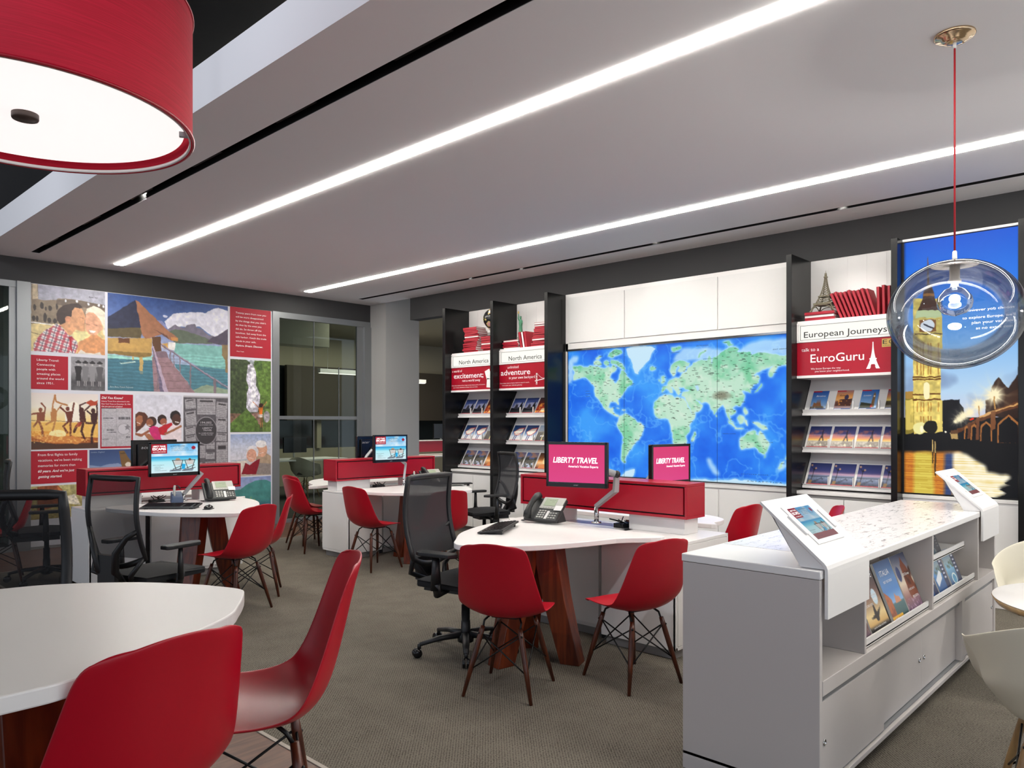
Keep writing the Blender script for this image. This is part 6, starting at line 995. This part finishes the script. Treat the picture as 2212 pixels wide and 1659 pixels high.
def keyboard(label, loc, rz):
    t = thing('keyboard', label, 'keyboard', loc, rz, 'black keyboards'); w, d = .45, .17
    MB().add([(-w / 2, -d / 2, .004), (w / 2, -d / 2, .004), (w / 2, d / 2, .022), (-w / 2, d / 2, .022), (-w / 2, -d / 2, .014), (w / 2, -d / 2, .014), (w / 2, d / 2, .036), (-w / 2, d / 2, .036)], [(0, 3, 2, 1), (4, 5, 6, 7), (0, 1, 5, 4), (1, 2, 6, 5), (2, 3, 7, 6), (3, 0, 4, 7)]).build('body', M['bk'], t, .004)
    k = MB()
    for r in range(6):
        for c in range(21):
            if c in (15, 19) and r < 5: continue
            x = -w / 2 + .012 + c * .0204; y = -d / 2 + .03 + r * .0215; z = .0145 + (y + d / 2) * .13; k.box((x, y, z - .002), (x + .0165, y + .017, z + .006))
    k.build('keys', M['bk2'], t); f = MB()
    for s_ in (-.19, .17): f.box((s_, d / 2 - .02, 0), (s_ + .03, d / 2 - .014, .024)).box((s_, -d / 2 + .01, 0), (s_ + .03, -d / 2 + .02, .005))
    f.build('foot', M['bk'], t)
keyboard('black keyboard on the central desk beside the phone', (3.57, 3.47, .74), R(210)); keyboard('black keyboard on the left desk behind the mesh office chair', (2.62, 6.33, .74), R(-44)); keyboard('black keyboard on the back desk, mostly hidden by a black chair', (5.70, 6.28, .74), R(150))
t = thing('computer_mouse', 'black computer mouse beside the keyboard on the left desk', 'mouse', (2.80, 6.04, .74), R(-44)); MB().ball((0, 0, .012), (.034, .055, .022), 16, 10).build('shell', M['bk2'], t); MB().box((-.03, -.05, 0), (.03, .05, .004)).build('base', M['bk'], t); MB().tube([(0, .012, .034), (0, .032, .031)], .004, 6).build('wheel', M['key'], t)
def headset(label, loc, rz):
    t = thing('headset_charger', label, 'headset charger', loc, rz, 'headset chargers'); MB().add([(-.05, -.045, 0), (.05, -.045, 0), (.05, .05, 0), (-.05, .05, 0), (-.045, -.035, .055), (.045, -.035, .055), (.045, .045, .10), (-.045, .045, .10)], [(0, 3, 2, 1), (4, 5, 6, 7), (0, 1, 5, 4), (1, 2, 6, 5), (2, 3, 7, 6), (3, 0, 4, 7)]).build('base', M['navy'], t, .008)
    MB().tube([(-.02, -.02, .05), (-.022, -.005, .10), (-.018, .01, .14), (-.016, .012, .155)], [.008, .011, .011, .007], 8).build('earpiece', M['silver'], t); MB().tube([(.0 + .03 * math.cos(a), .02, .115 + .035 * math.sin(a)) for a in [i * math.pi / 8 for i in range(9)]], .005, 6).build('ear_loop', M['bk'], t)
headset('blue headset charger on the left desk beside the monitor arm', (2.83, 6.72, .74), R(-15)); headset('blue headset charger on the back desk beside the phone', (5.50, 6.66, .74), R(-10))
for i, (lb, x, y, s_) in enumerate((('black cables in the gap under the central red storage box', 4.42, 3.08, 1), ('black cables in the gap under the left red storage box', 2.82, 7.14, 2), ('black cables and adapter under the back red storage box', 5.22, 6.99, 3))):
    r_ = random.Random(s_); b = MB()
    for k in range(6):
        p = [Vector((x + r_.uniform(-.1, .1), y + r_.uniform(-.08, .08), .80)), Vector((x + r_.uniform(-.1, .1), y + r_.uniform(-.1, .1), .76)), Vector((x + r_.uniform(-.15, .15), y + r_.uniform(-.15, .15), .748)), Vector((x + r_.uniform(-.1, .1), y + r_.uniform(-.1, .1), .747))]
        b.tube([p[0] * (1 - q) ** 3 + 3 * p[1] * q * (1 - q) ** 2 + 3 * p[2] * q * q * (1 - q) + p[3] * q ** 3 for q in [j / 12 for j in range(13)]], .004, 6)
    b.box((x - .06, y - .05, .742), (x + .05, y + .03, .772)); b.v = [(q[0], q[1], q[2] - .031) for q in b.v]; tag(b.build('cable_bundle', M['cable']), lb, 'cables', 'desk cables'); 

# ------------------------------------------------------------------ hanging lamps
t = thing('drum_lamp', 'large red drum pendant lamp with glowing white underside, top left', 'pendant lamp', (.758, 3.052, 2.5)); r0 = .541
shm = wood('red_linen', '96001c', 'b0082a', .8, (6, 6, 260)); bs = shm.node_tree.nodes['Principled BSDF']; bs.inputs['Emission Color'].default_value = lin('c00028') + (1,); bs.inputs['Emission Strength'].default_value = .14
MB().lathe([(r0, 0), (r0, .46), (r0 - .004, .46), (r0 - .004, 0), (r0, 0)], n=128, cap=False).build('shade', shm, t); 
tr_ = MB().tube([((r0 + .002) * math.cos(2 * math.pi * k / 96), (r0 + .002) * math.sin(2 * math.pi * k / 96), .004) for k in range(96)], .006, 6, True).tube([((r0 + .001) * math.cos(2 * math.pi * k / 96), (r0 + .001) * math.sin(2 * math.pi * k / 96), .458) for k in range(96)], .005, 6, True).build('hem', M['red'], t)
MB().lathe([(r0 - .006, .0), (r0 - .012, .0), (r0 - .012, .012), (r0 - .006, .012)], n=96, cap=False).build('rim', M['white'], t)
MB().lathe([(r0 - .03, .035), (0, .033)], n=96, cap=False).build('diffuser', mat('lamp_diffuser', 'ffffff', .6, emit='fff4f2', es=.93), t)
MB().lathe([(0, .012), (.040, .012), (.042, .016), (.042, .032), (0, .033)], n=32).build('finial', mat('finial_bronze', '4a3c36', .5), t)
for a in (R(-28), R(105), R(225)): MB().box((r0 - .045, -.008, .012), (r0 - .008, .008, .03)).build('clip', M['alu'], t).rotation_euler = (0, 0, a)
MB().tube([(0, 0, .40), (0, 0, 1.9)], .008, 8).tube([(-r0 + .01, 0, .44), (r0 - .01, 0, .44)], .004, 6).tube([(0, -r0 + .01, .44), (0, r0 - .01, .44)], .004, 6).build('stem', M['bk'], t)
GC = Vector((4.086, .924, 1.968))
t = thing('globe_lamp', 'clear glass globe pendant lamp on a red cord over the counter', 'pendant lamp', GC)
pr = []; n_ = 40
for i in range(n_ + 1):
    a = math.pi * i / n_ - math.pi / 2; r_ = .294 * math.cos(a); z = .262 * math.sin(a) * (1 if a < 0 else 1.0); pr.append((max(r_, .0), z + (-.012 * math.exp(-(r_ / .05) ** 2) if a > 0 else 0)))
MB().lathe(pr, n=96, cap=False).lathe([(max(0, q[0] - .006), q[1] * .977) for q in pr], n=96, cap=False).build('glass', gl_globe, t)
MB().lathe([(.001, .25), (.10, .245), (.105, .238), (.1, .232), (.001, .236)], n=48).build('collar', mat('clear_collar', '8a8684', .2, .4), t)
MB().lathe([(.022, .235), (.022, .17), (.028, .165), (.028, .155), (.016, .15), (.016, .135), (.0, .135)], n=24).build('socket', mat('socket_grey', 'a8a29c', .45), t)
b = MB().lathe([(.016, .15), (.02, .13), (.05, .115), (.072, .085), (.078, .06), (.072, .03), (.05, .006), (.0, -.010)], n=40, cap=False); bu = b.build('bulb', gl_bulb, t)
MB().ball((0, 0, .075), (.024, .024, .020), 16, 10).build('filament', mat('filament_glow', 'ffffff', .5, emit='fffaf4', es=45), bu)
MB().lathe([(.012, .24), (.010, .30), (.006, .305)], n=16).build('cap', M['white2'], t); MB().tube([(0, 0, .30), (0, 0, 1.31)], .0045, 8).build('cord', mat('red_cord', 'a01020', .6), t)
MB().lathe([(.088, 1.341), (.090, 1.333), (.082, 1.324), (.062, 1.321), (.055, 1.308), (.03, 1.302), (.0, 1.301)], n=40, cap=False).build('canopy', M['brass'], t); MB().lathe([(.008, 1.275), (.008, 1.303)], n=12).build('cord_grip', M['white'], t); MB().ball((.03, -.03, 1.305), .005, 8, 6).ball((-.03, .03, 1.305), .005, 8, 6).build('screw', M['brass'], t)

lamp('POINT', GC + Vector((0, 0, .075)), 34, .03, color=(1, .93, .86), name='globe_bulb')
gl = t
for x, y in ((5.4, -.5), (3.4, -1.1), (1.2, -1.6)):  # unseen copies; one read off its ceiling ring, more added to brighten the ceiling
    dup(gl, (x, y, GC.z), None, 'unseen clear glass globe pendant lamp beside the counter'); lamp('POINT', (x, y, GC.z + .075), 40, .03, color=(1, .93, .86), name='globe_bulb')
for o in bpy.data.objects:
    if o.get('category') == 'pendant lamp' and o.name.startswith('globe_lamp.'): o['group'] = 'globe lamps beside the counter'
